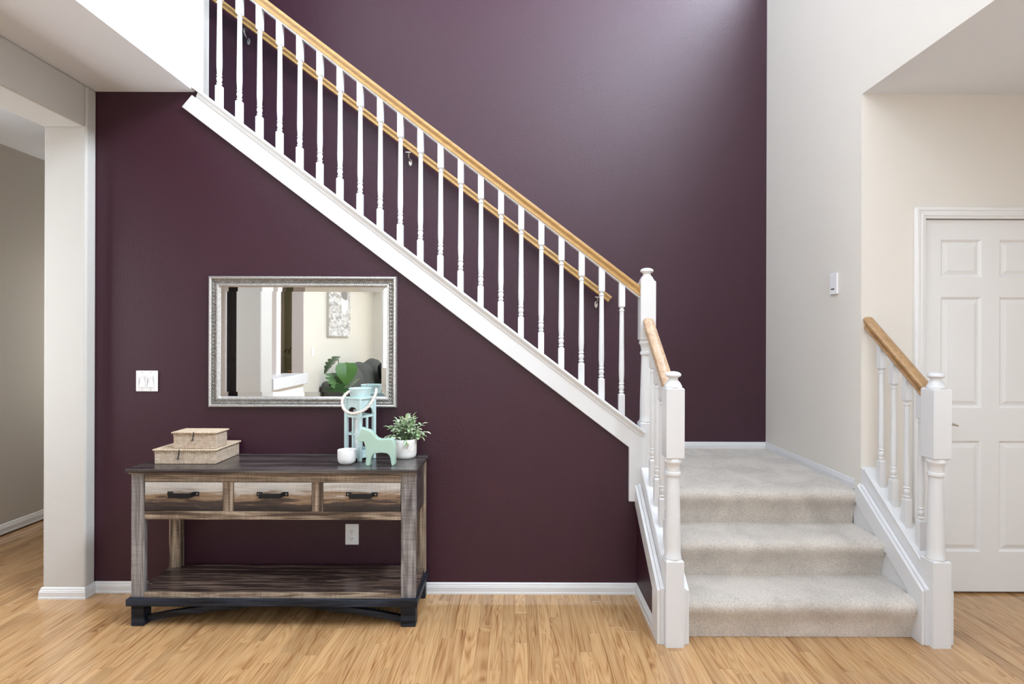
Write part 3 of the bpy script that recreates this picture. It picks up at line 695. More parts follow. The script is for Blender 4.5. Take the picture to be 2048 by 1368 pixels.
def casing(xi0, xi1, zi, y):
    """three mitred legs round an opening; section a outward, b proud of the wall"""
    n = len(CAS); mb = MB()
    def ring(f): return [f(a, b) for a, b in CAS]
    left = ring(lambda a, b: (xi0-a, y-b, 0.0)); lt = ring(lambda a, b: (xi0-a, y-b, zi+a)); rt = ring(lambda a, b: (xi1+a, y-b, zi+a)); rb = ring(lambda a, b: (xi1+a, y-b, 0.0))
    for A, B in ((left, lt), (lt, rt), (rt, rb)): mb.add(A+B, [(i, (i+1) % n, (i+1) % n+n, i+n) for i in range(n)])
    return mb
struct('trim_9', casing(2.216, 2.954, 2.040, YW-0.001), 'doorwhite')
struct('trim_10', MB().box(2.158, 2.217, YW+0.0005, YW+0.119, 0, 2.10).box(2.953, 3.012, YW+0.0005, YW+0.119, 0, 2.10).box(2.217, 2.953, YW+0.0005, YW+0.119, 2.040, 2.10).box(2.158, 3.012, YW+0.06, YW+0.1, 0.0, 2.10), 'doorwhite')

# ================================================================== SWITCHES AND OUTLET
t = thing('light_switch', (-1.9958, YW, 1.146), 'white double rocker light switch on the purple wall left of the mirror', 'light switch')
obj('face_plate', MB().box(-2.0545, -1.9370, YW-0.006, YW, 1.0895, 1.2025), 'plastic', t, bevel=0.003)
for xc in (-2.0195, -1.9740):
    obj('rocker', MB().prism([(YW-0.0065, 1.112), (YW-0.0105, 1.113), (YW-0.0055, 1.146), (YW-0.0085, 1.176), (YW-0.0065, 1.178)], 'X', xc-0.0155, xc+0.0155).box(xc-0.0165, xc+0.0165, YW-0.0062, YW-0.004, 1.111, 1.179), 'plastic', t)
    for zc in (1.098, 1.194): obj('screw', MB().tube([(xc, YW-0.0055, zc), (xc, YW-0.0068, zc)], 0.0028, 10), 'nickel', t)
t = thing('wall_outlet', (-0.882, YW, 0.319), 'white duplex power outlet on the purple wall under the console table', 'outlet')
obj('face_plate', MB().box(-0.9185, -0.8460, YW-0.006, YW, 0.2630, 0.3755), 'plastic', t, bevel=0.003)
for zc in (0.338, 0.299):
    rc = obj('receptacle', MB().prism([(-0.882+0.0165*math.cos(a)*1.0, zc+max(-0.0135, min(0.0135, 0.0165*math.sin(a)))) for a in [2*PI*k/28 for k in range(28)]], 'Y', YW-0.0085, YW-0.005), 'plastic', t)
    obj('slot', MB().box(-0.8893, -0.8873, YW-0.0088, YW-0.008, zc-0.002, zc+0.007), 'dark', rc)
    obj('slot', MB().box(-0.8767, -0.8747, YW-0.0088, YW-0.008, zc-0.001, zc+0.006), 'dark', rc)
    obj('slot', MB().tube([(-0.882, YW-0.0088, zc-0.0075), (-0.882, YW-0.008, zc-0.0075)], 0.0026, 10), 'dark', rc)
obj('screw', MB().tube([(-0.882, YW-0.0055, 0.3185), (-0.882, YW-0.0068, 0.3185)], 0.0028, 10), 'nickel', t)
t = thing('wall_control', (XR, 3.257, 1.709), 'small white wall control with dark slot on the beige wall above the landing', 'wall control')
obj('face_plate', MB().box(XR-0.012, XR, 3.222, 3.292, 1.648, 1.7715), 'plastic', t, bevel=0.003)
obj('slot', MB().box(XR-0.0128, XR-0.0115, 3.246, 3.278, 1.675, 1.682), 'dark', t)
t = thing('light_switch', (-2.65, -1.24, 1.21), 'small white light switch on the cream wall seen in the mirror', 'light switch')
obj('face_plate', MB().box(-2.65, -2.643, -1.275, -1.205, 1.152, 1.268), 'plastic', t, bevel=0.002)
obj('rocker', MB().box(-2.643, -2.639, -1.255, -1.225, 1.18, 1.24), 'plastic', t, bevel=0.001)

# ================================================================== MIRROR
t = thing('wall_mirror', (-1.1459, YW, 1.361), 'rectangular mirror in a silver herringbone frame on the purple wall', 'mirror')
def rect_sweep(name, sec, m, x0, x1, z0, z1, parent, smooth=30):
    """section (inset from the outer edge, distance proud of the wall) carried round a rectangle with mitres"""
    mb = MB(); n = len(sec); rings = []
    for cx, cz, sx, sz in ((x0, z0, 1, 1), (x1, z0, -1, 1), (x1, z1, -1, -1), (x0, z1, 1, -1)):
        rings.append([(cx+sx*a, YW-b, cz+sz*a) for a, b in sec])
    for k in range(4):
        A = rings[k]; B = rings[(k+1) % 4]
        mb.add(A+B, [(i, (i+1) % n, (i+1) % n+n, i+n) for i in range(n)])
    return obj(name, mesh(name, mb, m, smooth), m, parent)
MX0, MX1, MZ0, MZ1 = -1.6508, -0.6410, 1.0083, 1.7136
rect_sweep('outer_rim', [(0, 0), (0, 0.022), (0.002, 0.028), (0.006, 0.0315), (0.010, 0.032), (0.014, 0.029), (0.016, 0.025), (0.016, 0)], 'silver', MX0, MX1, MZ0, MZ1, t)
rect_sweep('herringbone_band', [(0.016, 0), (0.016, 0.019), (0.019, 0.0215), (0.028, 0.0200), (0.037, 0.0215), (0.040, 0.019), (0.040, 0)], 'frame_tex', MX0, MX1, MZ0, MZ1, t)
rect_sweep('inner_rim', [(0.040, 0), (0.040, 0.025), (0.043, 0.0275), (0.049, 0.0275), (0.054, 0.022), (0.058, 0.014), (0.058, 0)], 'silver', MX0, MX1, MZ0, MZ1, t)
gx0, gx1, gz0, gz1 = MX0+0.056, MX1-0.056, MZ0+0.056, MZ1-0.056
b_ = 0.026; yo, yi = YW-0.0125, YW-0.0136
obj('glass', MB().add([(gx0+b_, yi, gz0+b_), (gx1-b_, yi, gz0+b_), (gx1-b_, yi, gz1-b_), (gx0+b_, yi, gz1-b_)], [(0, 1, 2, 3)]).box(gx0, gx1, YW-0.010, YW-0.001, gz0, gz1), 'mirror', t)
V = [(gx0, yo, gz0), (gx1, yo, gz0), (gx1, yo, gz1), (gx0, yo, gz1), (gx0+b_, yi, gz0+b_), (gx1-b_, yi, gz0+b_), (gx1-b_, yi, gz1-b_), (gx0+b_, yi, gz1-b_)]
for k in range(4): obj('bevelled_edge', MB().add([V[k], V[(k+1) % 4], V[(k+1) % 4+4], V[k+4]], [(0, 1, 2, 3)]), 'mirror', t)

# ================================================================== CONSOLE TABLE
TC = (-1.158, 2.82, 0)
ct = thing('console_table', TC, 'rustic console table of weathered wood with three drawers and black base', 'table')
TZ = 0.757
top = MB(); 
obj('table_top', MB().box(-1.850, -0.465, 2.632, 3.003, 0.739, TZ), 'dark_top', ct, bevel=0.003)
obj('top_moulding', MB().box(-1.842, -0.473, 2.640, 2.997, 0.731, 0.739), 'brown_rail', ct, bevel=0.003)
LX = ((-1.836, -1.775), (-0.5455, -0.4745)); LY = ((2.655, 2.684), (2.945, 2.982))
for ix, (a, b) in enumerate(LX):
    for iy, (c0, c1) in enumerate(LY):
        obj('leg', MB().box(a, b, c0, c1, 0.137, 0.731), 'grey_leg' if iy == 0 else 'brown_leg', ct, bevel=0.003)
        obj('foot', MB().box(a, b, c0, c1+(0.03 if iy == 0 else 0), 0.0, 0.104), 'blackwood', ct, bevel=0.003)
obj('front_rail', MB().box(-1.775, -0.5455, 2.659, 2.690, 0.690, 0.731), 'brown_rail', ct, bevel=0.002)
obj('front_rail', MB().box(-1.775, -0.5455, 2.659, 2.690, 0.510, 0.551), 'brown_rail', ct, bevel=0.002)
DX = [(-1.774, -1.400), (-1.3475, -0.9725), (-0.9195, -0.5465)]
obj('divider', MB().box(-1.4003+0.0005, -1.3480, 2.6595, 2.690, 0.551, 0.690), 'brown_leg', ct)
obj('divider', MB().box(-0.9722, -0.9200, 2.6595, 2.690, 0.551, 0.690), 'brown_leg', ct)
obj('back_panel', MB().box(-1.775, -0.5455, 2.955, 2.975, 0.510, 0.731), 'brown_rail', ct)
obj('drawer_deck', MB().box(-1.775, -0.5455, 2.690, 2.955, 0.512, 0.522), 'shelf', ct)
for a, b in ((-1.828, -1.800), (-0.508, -0.482)):
    obj('side_panel', MB().box(a, b, 2.685, 2.944, 0.510, 0.731), 'dark_top', ct)
    obj('side_rail', MB().box(a-0.004, b+0.004, 2.685, 2.944, 0.137, 0.1635), 'shelf', ct, bevel=0.002)
for a, b in DX:
    d = obj('drawer', MB().box(a+0.0015, b-0.0015, 2.657, 2.676, 0.5525, 0.6885).box(a+0.02, b-0.02, 2.676, 2.94, 0.565, 0.66), 'drawer', ct, bevel=0.0015)
    xc = (a+b)/2; z = 0.6345
    h = MB(); q0, q1 = 2.657, 2.620
    for s in (-1, 1):
        xs = sorted((xc+s*0.049, xc+s*0.076)); h.box(xs[0], xs[1], q0-0.0035, q0, z-0.010, z+0.010)
        h.prism([(xc+s*0.049, q0), (xc+s*0.0555, q0-0.0035), (xc+s*0.0515, q1), (xc+s*0.0475, q1)], 'Z', z-0.011, z+0.011)
    h.box(xc-0.0515, xc+0.0515, q1-0.002, q1+0.003, z-0.012, z+0.012)
    ho = obj('handle', h, 'iron', d, bevel=0.0015)
    for s in (-1, 1): obj('bolt', MB().tube([(xc+s*0.066, q0-0.0035, z), (xc+s*0.066, q0-0.0065, z)], [0.0045, 0.003], 8), 'nickel', d)
obj('shelf', MB().box(-1.80, -0.52, 2.664, 2.985, 0.139, 0.162), 'shelf', ct, bevel=0.002)
obj('shelf_apron', MB().box(-1.775, -0.5455, 2.655, 2.664, 0.137, 0.1625), 'brown_rail', ct)
bs = MB().box(-1.848, -0.463, 2.634, 2.662, 0.104, 0.137).box(-1.848, -0.463, 2.962, 2.990, 0.104, 0.137).box(-1.848, -1.82, 2.662, 2.962, 0.104, 0.137).box(-0.491, -0.463, 2.662, 2.962, 0.104, 0.137).box(-1.82, -0.491, 2.662, 2.962, 0.110, 0.136)
obj('base_frame', bs, 'blackwood', ct, bevel=0.003)
for yy in (2.680, 2.945):
    ar = []; n = 14
    for i in range(n+1):
        u = i/n*2-1; ar.append((-1.157+0.62*u, 0.104-0.066*abs(u)**1.9))
    lo = [(x, z-0.028 if abs(x+1.157) > 0.2 else z-0.004-0.024*abs(x+1.157)/0.2) for x, z in ar]
    obj('arched_brace', MB().prism(ar+lo[::-1], 'Y', yy, yy+0.022), 'blackwood', ct)

# ---- things on the table
def basket(name, x0, x1, y0, y1, z0, h, label, cordx, cordlen):
    t = thing(name, ((x0+x1)/2, (y0+y1)/2, z0), label, 'box')
    obj('body', MB().box(x0+0.004, x1-0.004, y0+0.004, y1-0.004, z0, z0+h-0.010), 'weave', t, bevel=0.005, seg=3)
    obj('lid', MB().box(x0-0.003, x1+0.003, y0-0.003, y1+0.003, z0+h-0.008, z0+h), 'weave_top', t, bevel=0.003, seg=3)
    nb = int((x1-x0)/0.0105); st = MB()
    for i in range(nb):                                  # stitched rim below the lid
        xx = x0+0.004+(i+0.5)*(x1-x0-0.008)/nb
        st.tube([(xx-0.004, y0+0.003, z0+h-0.018), (xx, y0+0.0005, z0+h-0.013), (xx+0.004, y0+0.003, z0+h-0.009)], 0.0019, 6)
    so = obj('stitched_rim', st, 'weave_top', t); so['kind'] = 'stuff'
    cz = z0+h-0.004; zb = cz-cordlen
    cd = MB().tube([(cordx, y0-0.002, z0+h+0.001), (cordx, y0-0.005, cz-0.004), (cordx-0.001, y0-0.002, cz-cordlen*0.5), (cordx-0.006, y0-0.003, zb), (cordx-0.014, y0-0.003, zb-0.003)], 0.0016, 6)
    cd.tube([(cordx, y0-0.005, cz-0.004), (cordx-0.004, y0-0.002, cz-cordlen*0.6), (cordx-0.008, y0-0.003, zb+0.001), (cordx+0.004, y0-0.004, zb+0.002)], 0.0015, 6)
    obj('cord', cd, 'iron', t)
    obj('toggle', MB().lathe([(0.001, -0.0035), (0.005, -0.003), (0.0062, 0), (0.005, 0.003), (0.001, 0.0035)], (cordx-0.006, y0-0.003, zb-0.003), 12), 'dark_top', t)
    return t
basket('wicker_box', -1.785, -1.475, 2.735, 2.982, TZ, 0.074, 'large flat woven rush box with lid lying directly on the table top', -1.654, 0.040)
basket('wicker_box', -1.696, -1.477, 2.742, 2.86, TZ+0.0741, 0.084, 'small woven rush box with black cord on top of the larger box', -1.587, 0.034)

cup = thing('candle_cup', (-0.838, 2.765, TZ), 'small white ceramic cup in front of the aqua lantern', 'cup')
obj('bowl', mesh('bowl', MB().lathe([(0.001, 0.0), (0.026, 0.0), (0.036, 0.005), (0.0425, 0.015), (0.0445, 0.028), (0.0452, 0.068), (0.0445, 0.070), (0.0415, 0.0695), (0.041, 0.052), (0.001, 0.050)], n=40, cap=False), 'cup', 45), 'cup', cup, (-0.838, 2.765, TZ))
obj('wax', MB().lathe([(0.001, 0.054), (0.041, 0.054), (0.041, 0.050)], n=30, cap=False), 'candle', cup, (-0.838, 2.765, TZ))

# lantern
LFx, LFy = -0.786, 2.806; La = math.radians(59); LL = 0.114
ea = Vector((math.cos(La), math.sin(La), 0)); eb = Vector((-math.sin(La), math.cos(La), 0)); O = Vector((LFx, LFy, TZ))
lc = O+ea*LL/2+eb*LL/2
lan = thing('lantern', tuple(lc), 'pale aqua wooden lantern with bucket top and rope handle', 'lantern')
def lbox(mb, a0, a1, b0, b1, z0, z1):
    vs = [O+ea*a+eb*b+Vector((0, 0, z)) for z in (z0, z1) for a, b in ((a0, b0), (a1, b0), (a1, b1), (a0, b1))]
    mb.add(vs, [(0, 3, 2, 1), (4, 5, 6, 7), (0, 1, 5, 4), (1, 2, 6, 5), (2, 3, 7, 6), (3, 0, 4, 7)])
pw = 0.017
for a, b in ((0, 0), (LL-pw, 0), (0, LL-pw), (LL-pw, LL-pw)):
    m_ = MB(); lbox(m_, a, a+pw, b, b+pw, 0, 0.318); obj('post', m_, 'lantern', lan, bevel=0.0015)
m_ = MB(); lbox(m_, 0.002, LL-0.002, 0.002, LL-0.002, 0.014, 0.026); obj('base_board', m_, 'lantern', lan)
m_ = MB(); lbox(m_, -0.002, LL+0.002, -0.002, LL+0.002, 0.312, 0.320); obj('top_board', m_, 'lantern', lan, bevel=0.0015)
def face(fixed, axis, out):
    """one side of the lantern: arched head board, two cross bars, a mullion and the low board"""
    mb = MB(); d0, d1 = (fixed-0.004, fixed+0.004)
    def pb(u0, u1, z0, z1):
        if axis == 'a': lbox(mb, u0, u1, d0, d1, z0, z1)
        else: lbox(mb, d0, d1, u0, u1, z0, z1)
    pb(pw, LL-pw, 0.026, 0.052); pb(pw, LL-pw, 0.128, 0.137); pb(pw, LL-pw, 0.218, 0.229); mid = LL/2; pb(mid-0.005, mid+0.005, 0.052, 0.218)
    n = 12; lo = []; 
    for i in range(n+1):
        u = pw+(LL-2*pw)*i/n; q = (u-mid)/((LL-2*pw)/2); lo.append((u, 0.236+0.036*math.sqrt(max(0, 1-q*q))))
    for i in range(n):
        (u0, z0), (u1, z1) = lo[i], lo[i+1]
        vs = []
        for dd in (d0, d1):
            for u, z in ((u0, z0), (u1, z1), (u1, 0.312), (u0, 0.312)):
                p = O+(ea*u+eb*dd if axis == 'a' else eb*u+ea*dd)+Vector((0, 0, z)); vs.append(p)
        mb.add(vs, [(0, 1, 2, 3), (7, 6, 5, 4), (0, 4, 5, 1), (2, 6, 7, 3)])
    return obj('side_frame', mb, 'lantern', lan)
face(0.0085, 'a', -1); face(0.0085, 'b', -1); face(LL-0.0085, 'a', 1); face(LL-0.0085, 'b', 1)
bk = (lc.x, lc.y, TZ+0.320)
obj('bucket', mesh('bucket', MB().lathe([(0.001, 0), (0.049, 0), (0.051, 0.006), (0.0565, 0.042), (0.0585, 0.043), (0.0585, 0.046), (0.0555, 0.046), (0.049, 0.008), (0.001, 0.006)], n=36, cap=False), 'lantern', 45), 'lantern', lan, bk)
# rope handle: three twisted strands hanging in front from the two sides of the bucket
rp_ = [(-0.832, 2.865, 1.113), (-0.8560, 2.84, 1.1047), (-0.8720, 2.805, 1.0776), (-0.8670, 2.785, 1.0428), (-0.8497, 2.775, 1.0196), (-0.8187, 2.772, 1.0061), (-0.7838, 2.772, 1.0101), (-0.7529, 2.778, 1.0238), (-0.7278, 2.79, 1.051), (-0.7125, 2.81, 1.0859), (-0.7110, 2.835, 1.1052), (-0.718, 2.868, 1.118)]
def smoothpath(pts, k):
    out = []; P_ = [Vector(p) for p in pts]
    for i in range(len(P_)-1):
        p0 = P_[max(i-1, 0)]; p1 = P_[i]; p2 = P_[i+1]; p3 = P_[min(i+2, len(P_)-1)]
        for j in range(k):
            t = j/k; out.append(0.5*((2*p1)+(p2-p0)*t+(2*p0-5*p1+4*p2-p3)*t*t+(3*p1-p0-3*p2+p3)*t**3))
    out.append(P_[-1]); return out
rpath = smoothpath(rp_, 12); rope = MB()
for s in range(3):
    pts = []
    for i, p in enumerate(rpath):
        d = (rpath[min(i+1, len(rpath)-1)]-rpath[max(i-1, 0)]).normalized(); n1 = d.cross(Vector((0, 1, 0))).normalized(); n2 = d.cross(n1)
        a = i*0.42+s*2*PI/3; pts.append(p+(n1*math.cos(a)+n2*math.sin(a))*0.0036)
    rope.tube(pts, 0.0040, 8)
obj('rope_handle', rope, 'rope', lan, smooth=60)
for s, px in ((-1, -0.829), (1, -0.722)): obj('handle_loop', MB().tube([(px, 2.868, 1.106), (px+s*0.008, 2.862, 1.112), (px+s*0.008, 2.862, 1.122), (px, 2.868, 1.126)], 0.002, 8), 'nickel', lan)
cdx, cdy = -0.824, 2.886
cn = thing('pillar_candle', (cdx, cdy, TZ+0.026), 'tall white pillar candle standing inside the lantern', 'candle')
obj('wax_pillar', mesh('wax_pillar', MB().lathe([(0.0175, 0), (0.018, 0.004), (0.018, 0.226), (0.0165, 0.229), (0.001, 0.226)], n=24, cap=False), 'candle', 45), 'candle', cn, (cdx, cdy, TZ+0.0262))
obj('wick', MB().tube([(cdx, cdy, TZ+0.25), (cdx+0.001, cdy, TZ+0.262)], 0.0009, 6), 'iron', cn)

# toy horse: silhouette with rounded edges, four legs
H = [(-0.0676, 0.1851), (-0.0562, 0.1795), (-0.0315, 0.1739), (-0.0164, 0.1645), (-0.003, 0.1474), (0.0084, 0.1342), (0.0255, 0.1278), (0.052, 0.1306), (0.0747, 0.1325), (0.088, 0.1269), (0.0956, 0.1098), (0.0976, 0.0852), (0.0977, 0.0511), (0.0971, 0.0075), (0.0941, 0.0), (0.0827, 0.0), (0.0789, 0.0093), (0.0769, 0.0321), (0.0693, 0.051), (0.056, 0.0604), (0.0295, 0.0615), (0.0067, 0.0603), (-0.0065, 0.0565), (-0.016, 0.0432), (-0.0216, 0.028), (-0.0246, 0.0), (-0.0443, 0.0), (-0.0462, 0.0071), (-0.0436, 0.0355), (-0.0445, 0.0696), (-0.0484, 0.0961), (-0.056, 0.1188), (-0.0674, 0.115), (-0.0787, 0.115), (-0.0844, 0.1207), (-0.0928, 0.1301), (-0.094, 0.1358), (-0.0883, 0.1434), (-0.0788, 0.1491), (-0.0732, 0.1586), (-0.0706, 0.1719)]
hs = MB()
body = [p for p in H if p[1] > 0.05 or p in ((0.0693, 0.051),)]
hs.prism(body, 'Y', -0.021, 0.021)
fl = [(-0.0443, 0.0), (-0.0246, 0.0), (-0.0216, 0.028), (-0.016, 0.0432), (-0.004, 0.062), (-0.0445, 0.072), (-0.0436, 0.0355), (-0.0462, 0.0071)]
bl = [(0.0827, 0.0), (0.0941, 0.0), (0.0971, 0.0075), (0.0977, 0.0511), (0.0976, 0.0852), (0.056, 0.066), (0.0693, 0.051), (0.0769, 0.0321), (0.0789, 0.0093)]
for pl in (fl, bl):
    for a, b in ((-0.021, -0.0035), (0.0035, 0.021)): hs.prism(pl, 'Y', a, b)
hm = mesh('horse_tmp', hs, 'mint'); ho = bpy.data.objects.new('horse_tmp', hm); C.objects.link(ho)
md = ho.modifiers.new('r', 'REMESH'); md.mode = 'VOXEL'; md.voxel_size = 0.0021; md.use_smooth_shade = True
md = ho.modifiers.new('s', 'SMOOTH'); md.iterations = 9; md.factor = 0.5
dg = bpy.context.evaluated_depsgraph_get(); dg.update()
hfin = bpy.data.meshes.new_from_object(ho.evaluated_get(dg)); hfin.name = 'horse_figurine'
bpy.data.objects.remove(ho)
hfin.materials.clear(); hfin.materials.append(MAT['mint']); hfin.polygons.foreach_set('use_smooth', [True]*len(hfin.polygons))
zmin = min(v.co.z for v in hfin.vertices)
for v in hfin.vertices: v.co.z -= zmin
ho = obj('horse_figurine', hfin, 'mint', None, (-0.688, 2.742, TZ))
tag(ho, 'mint green toy horse figurine standing between cup and potted plant', 'figurine')

# potted plant
PX, PY = -0.576, 2.912
pp = thing('potted_plant', (PX, PY, TZ), 'small leafy green plant in a white etched pot on the console', 'plant')
obj('pot', mesh('pot', MB().lathe([(0.001, 0), (0.044, 0), (0.052, 0.004), (0.0565, 0.013), (0.0585, 0.028), (0.0595, 0.098), (0.0585, 0.100), (0.0545, 0.0995), (0.054, 0.085), (0.001, 0.084)], n=44, cap=False), 'pot', 45), 'pot', pp, (PX, PY, TZ))
obj('soil', MB().lathe([(0.001, 0.089), (0.0542, 0.087), (0.0542, 0.082)], n=24, cap=False), 'soil', pp, (PX, PY, TZ))
lm = MB()
def leaf_fn(ln, wd):
    mb = MB(); n = 6
    for i in range(n+1):
        u = i/n; w_ = wd*math.sin(PI*min(1, u**1.15))**0.75*(1 if u < 0.98 else 0.1)+0.0004; bend = -0.012*(u**2)
        mb.v += [(-w_, u*ln, bend+w_*0.45), (0, u*ln, bend), (w_, u*ln, bend+w_*0.45)]
    for i in range(n):
        for j in range(2): mb.f.append((i*3+j, i*3+j+1, i*3+j+4, i*3+j+3))
    me = mesh('leaf', mb, 'leaf', 60, False); return me
LEAVES = [leaf_fn(0.029, 0.0080), leaf_fn(0.025, 0.0076), leaf_fn(0.032, 0.0084)]
rl = random.Random(11)
tips = []
for k in range(40):
    ang = rl.random()*2*PI; rad = rl.uniform(0.25, 1.0)
    ex = math.cos(ang)*0.098*rad; ey = math.sin(ang)*0.062*rad-0.004; ez = 0.176-0.085*rad**2+rl.uniform(-0.018, 0.022)
    if rad < 0.5: ez += 0.012
    if 0.0 < ex < 0.05 and rl.random() < 0.5: ez += 0.02
    tips.append((ex, ey, ez))
tips += [(0.012, -0.02, 0.208), (0.030, 0.0, 0.196), (-0.088, -0.01, 0.160), (0.105, -0.02, 0.135), (0.02, -0.066, 0.085), (0.085, 0.0, 0.172)]
stm = MB()
for ex, ey, ez in tips:
    b0 = Vector((ex*0.25, ey*0.3, 0.085)); e = Vector((ex, ey, ez)); mid = (b0+e)/2+Vector((0, 0, 0.02))
    if ez < 0.1: mid = Vector((ex*0.8, ey*0.9, 0.12))
    stm.tube([b0, mid, e], 0.0011, 5)
    for i in range(7):
        u = 0.50+0.50*i/6; p = b0*(1-u)**2+mid*2*u*(1-u)+e*u*u; d = (e-mid).normalized()
        a = i*2.4+ex*40; side = Vector((math.cos(a), math.sin(a), 0.25)); dirv = (d*0.55+side*0.75).normalized() if i < 6 else d
        q = dirv.to_track_quat('Y', 'Z')
        o = bpy.data.objects.new('leaf', LEAVES[rl.randrange(3)]); place(o, pp, (PX+p.x, PY+p.y, TZ+p.z)); o.rotation_mode = 'QUATERNION'; o.rotation_quaternion = q
        s_ = rl.uniform(0.75, 1.1); o.scale = (s_, s_, s_)
        tip = p+dirv*0.036*s_
        if PY+tip.y > 3.0: o.rotation_quaternion = Vector((dirv.x, -abs(dirv.y), dirv.z)).to_track_quat('Y', 'Z')
obj('stems', stm, 'stem', pp, (PX, PY, TZ))

# ================================================================== ADDED FILL LIGHT (unseen glowing globe above the frame, brightens the walls)
m_, t_, p_ = nt('fill_globe_glow'); p_.inputs['Base Color'].default_value = (0.9, 0.9, 0.88, 1)
p_.inputs['Emission Color'].default_value = (1.0, 0.97, 0.93, 1); p_.inputs['Emission Strength'].default_value = 34.0; MAT['fill_lamp'] = m_
t = thing('added_fill_globe', (0.1, 0.5, 4.3), 'added out-of-view white globe lamp hanging high in the foyer', 'fill_lamp')
obj('globe', mesh('globe', MB().lathe([(max(0.001, 0.2*math.sin(PI*k/16)), -0.2*math.cos(PI*k/16)) for k in range(17)], n=32, cap=False), 'fill_lamp', 60), 'fill_lamp', t, (0.1, 0.5, 4.3))
obj('rod', MB().tube([(0.1, 0.5, 4.49), (0.1, 0.5, 5.48)], 0.008, 10), 'nickel', t)
obj('ceiling_rose', MB().lathe([(0.06, 0), (0.06, 0.02), (0.02, -0.02)][:2], (0.1, 0.5, 5.478), 24), 'nickel', t)

# ================================================================== WHAT THE MIRROR SHOWS
t = thing('canvas_picture', (-2.65, -2.28, 1.41), 'grey canvas picture of pale shapes over water, seen in the mirror', 'picture')
obj('canvas', MB().box(0.036, 0.040, -0.50, 0.50, 0.0, 0.92), 'canvas', t, (-2.65, -2.28, 1.41))
obj('stretcher', MB().box(0.001, 0.036, -0.50, 0.50, 0.0, 0.92), 'tan', t, (-2.65, -2.28, 1.41))
def pillow(w_, h_, d_, nu=14):
    mb = MB()
    for sgn in (-1, 1):
        mb.grid(nu, nu, lambda u, v: ((u-0.5)*w_*(1-0.10*(abs(v-0.5)*2)**2), sgn*d_*0.5*((1-abs(2*u-1)**3.2)*(1-abs(2*v-1)**3.2))**0.55, (v-0.5)*h_*(1-0.10*(abs(u-0.5)*2)**2)))
    return mb
sf = thing('sofa', (-2.15, -2.40, 0), 'dark grey green sofa along the cream wall, seen in the mirror', 'sofa')
obj('seat_base', MB().box(-2.60, -1.75, -3.35, -1.45, 0.08, 0.42), 'sofa', sf, bevel=0.04, seg=3)
obj('back_rest', MB().box(-2.62, -2.42, -3.35, -1.45, 0.40, 0.80), 'sofa', sf, bevel=0.06, seg=3)
for y in (-3.45, -1.53): obj('arm_rest', MB().box(-2.60, -1.75, y-0.10, y+0.10, 0.08, 0.62), 'sofa', sf, bevel=0.07, seg=3)
for i, y in enumerate((-1.77, -2.39, -3.01)):
    o = obj('back_cushion', mesh('back_cushion', pillow(0.66, 0.62, 0.32), 'sofa', 70), 'sofa', sf, (-2.30, y, 0.70+0.025*i)); o.rotation_euler = (math.radians(-12), math.radians(4*(-1)**i), PI/2)
for y0, y1 in ((-3.33, -2.40), (-2.39, -1.65)): obj('seat_cushion', MB().box(-2.42, -1.72, y0+0.02, y1-0.02, 0.42, 0.56), 'sofa', sf, bevel=0.05, seg=3)
def throw_pillow(name, m, loc, rot, s, label):
    o = obj(name, mesh(name, pillow(s, s, 0.16), m, 70), m, None, loc); o.rotation_euler = rot; tag(o, label, 'cushion'); return o
throw_pillow('cushion', 'black_fabric', (-1.98, -2.53, 0.80), (math.radians(-20), 0, PI/2), 0.44, 'plain black cushion on the sofa, seen in the mirror')
throw_pillow('cushion', 'spots', (-2.02, -3.03, 0.81), (math.radians(-14), math.radians(8), PI/2-0.2), 0.46, 'speckled cream cushion on the sofa, seen in the mirror')
o = obj('throw_blanket', mesh('throw_blanket', MB().grid(12, 12, lambda u, v: (-1.85+0.12*u, -2.85+0.22*v, 0.93-0.35*u-0.02*math.sin(v*9)*(1-u))), 'throw', 70), 'throw')
o.modifiers.new('thick', 'SOLIDIFY').thickness = 0.012
tag(o, 'cream throw blanket draped beside the black cushion on the sofa', 'blanket')
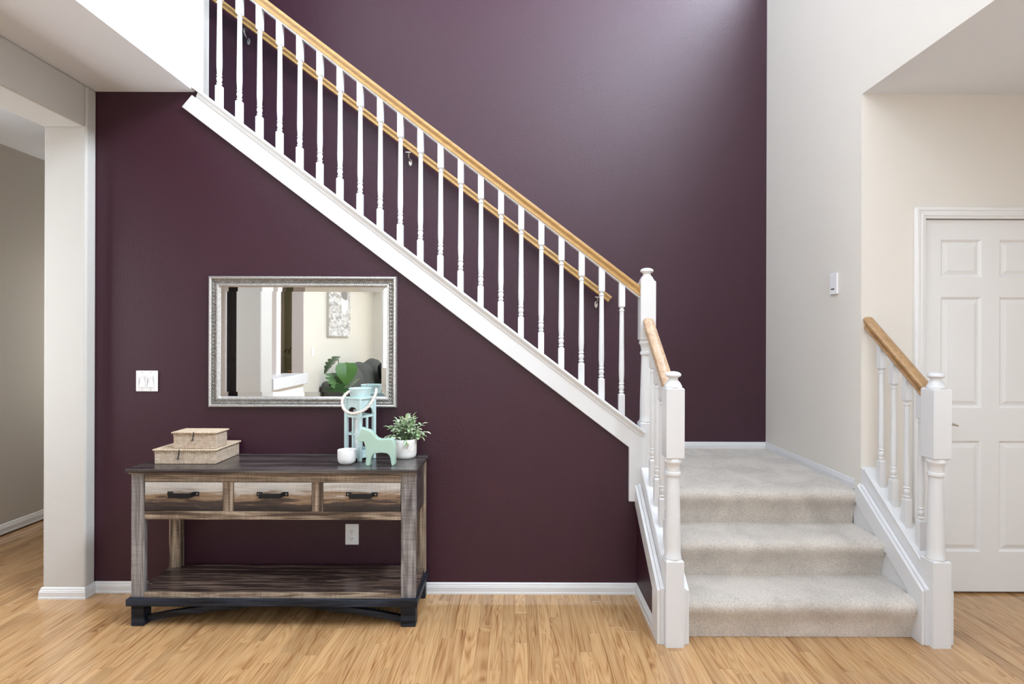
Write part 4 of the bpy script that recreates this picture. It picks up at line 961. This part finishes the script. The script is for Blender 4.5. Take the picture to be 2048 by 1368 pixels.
# big leafed plant
MPx, MPy = -2.06, -0.66
mp_ = thing('potted_plant', (MPx, MPy, 0), 'large split leaf green plant before the sofa, seen in the mirror', 'plant')
obj('pot', mesh('pot', MB().lathe([(0.001, 0), (0.12, 0), (0.15, 0.02), (0.17, 0.30), (0.175, 0.32), (0.16, 0.32), (0.15, 0.28), (0.001, 0.27)], n=32, cap=False), 'ceramic', 45), 'ceramic', mp_, (MPx, MPy, 0))
def split_leaf(size, slits):
    """heart shaped blade, cut in from the margin"""
    mb = MB(); n = 5 if slits else 9
    def wdt(u): return 0.50*math.sin(PI*min(1, (u+0.16)/1.16)**0.85)**0.8*(1-0.25*u)
    for sgn in (-1, 1):
        for k in range(n):
            u0 = k/n; u1 = (k+1)/n-(0.10 if slits else 0.0)
            w0, w1 = wdt(u0), wdt(u1); q = 0.22
            a = [(0, u0, 0), (0, (k+1)/n, 0)]
            pts = [(0, u0), (sgn*w0*0.5, u0-0.02+q*0.2), (sgn*w0, u0+q*0.35-0.05), (sgn*w1, u1+q*0.35-0.05), (sgn*w1*0.5, (k+1)/n-0.02+q*0.2), (0, (k+1)/n)]
            if not slits: pts[3] = (sgn*wdt((k+1)/n), (k+1)/n+q*0.35-0.05)
            mb.add([(x*size, y*size, (-0.30*(y-0.3)**2+0.10*abs(x))*size) for x, y in pts], [tuple(range(6))])
    return mesh('leaf', mb, 'monstera', 60, False)
for lx, ly, lz, yaw, pitch, sz, sl_ in ((-2.13, -0.66, 1.17, 0.75, -0.75, 0.26, True), (-1.985, -0.52, 1.10, -0.35, -1.15, 0.27, False), (-2.05, -0.42, 0.86, 0.10, -1.0, 0.27, True), (-2.14, -0.5, 0.98, -0.9, -0.9, 0.28, True), (-1.92, -0.78, 0.90, 0.9, -0.7, 0.26, True), (-2.14, -0.74, 0.84, -1.3, -0.6, 0.26, True), (-2.0, -0.60, 0.78, 0.2, -0.9, 0.28, True)):
    o = obj('leaf', split_leaf(sz, sl_), 'monstera', mp_, (lx, ly, lz)); o.rotation_euler = (pitch, 0, yaw)
    obj('stem', MB().tube([(MPx, MPy, 0.28), ((MPx+lx)/2, (MPy+ly)/2, lz*0.75), (lx, ly, lz)], 0.006, 6), 'stem', mp_)
ds = thing('chest_of_drawers', (-3.0, -2.35, 0), 'low cherry wood chest seen in the mirror through the passage', 'chest')
obj('carcass', MB().box(-3.30, -2.83, -2.60, -2.12, 0.05, 0.88), 'cherry', ds, bevel=0.004)
obj('chest_top', MB().box(-3.32, -2.815, -2.62, -2.09, 0.88, 0.91), 'cherry', ds, bevel=0.004)
for z in (0.12, 0.38, 0.63):
    d = obj('drawer', MB().box(-3.27, -2.86, -2.12, -2.10, z, z+0.22), 'cherry', ds, bevel=0.004)
    obj('knob', MB().lathe([(0.001, -0.012), (0.012, -0.006), (0.012, 0.006), (0.001, 0.012)], (-3.06, -2.09, z+0.11), 12), 'nickel', d)
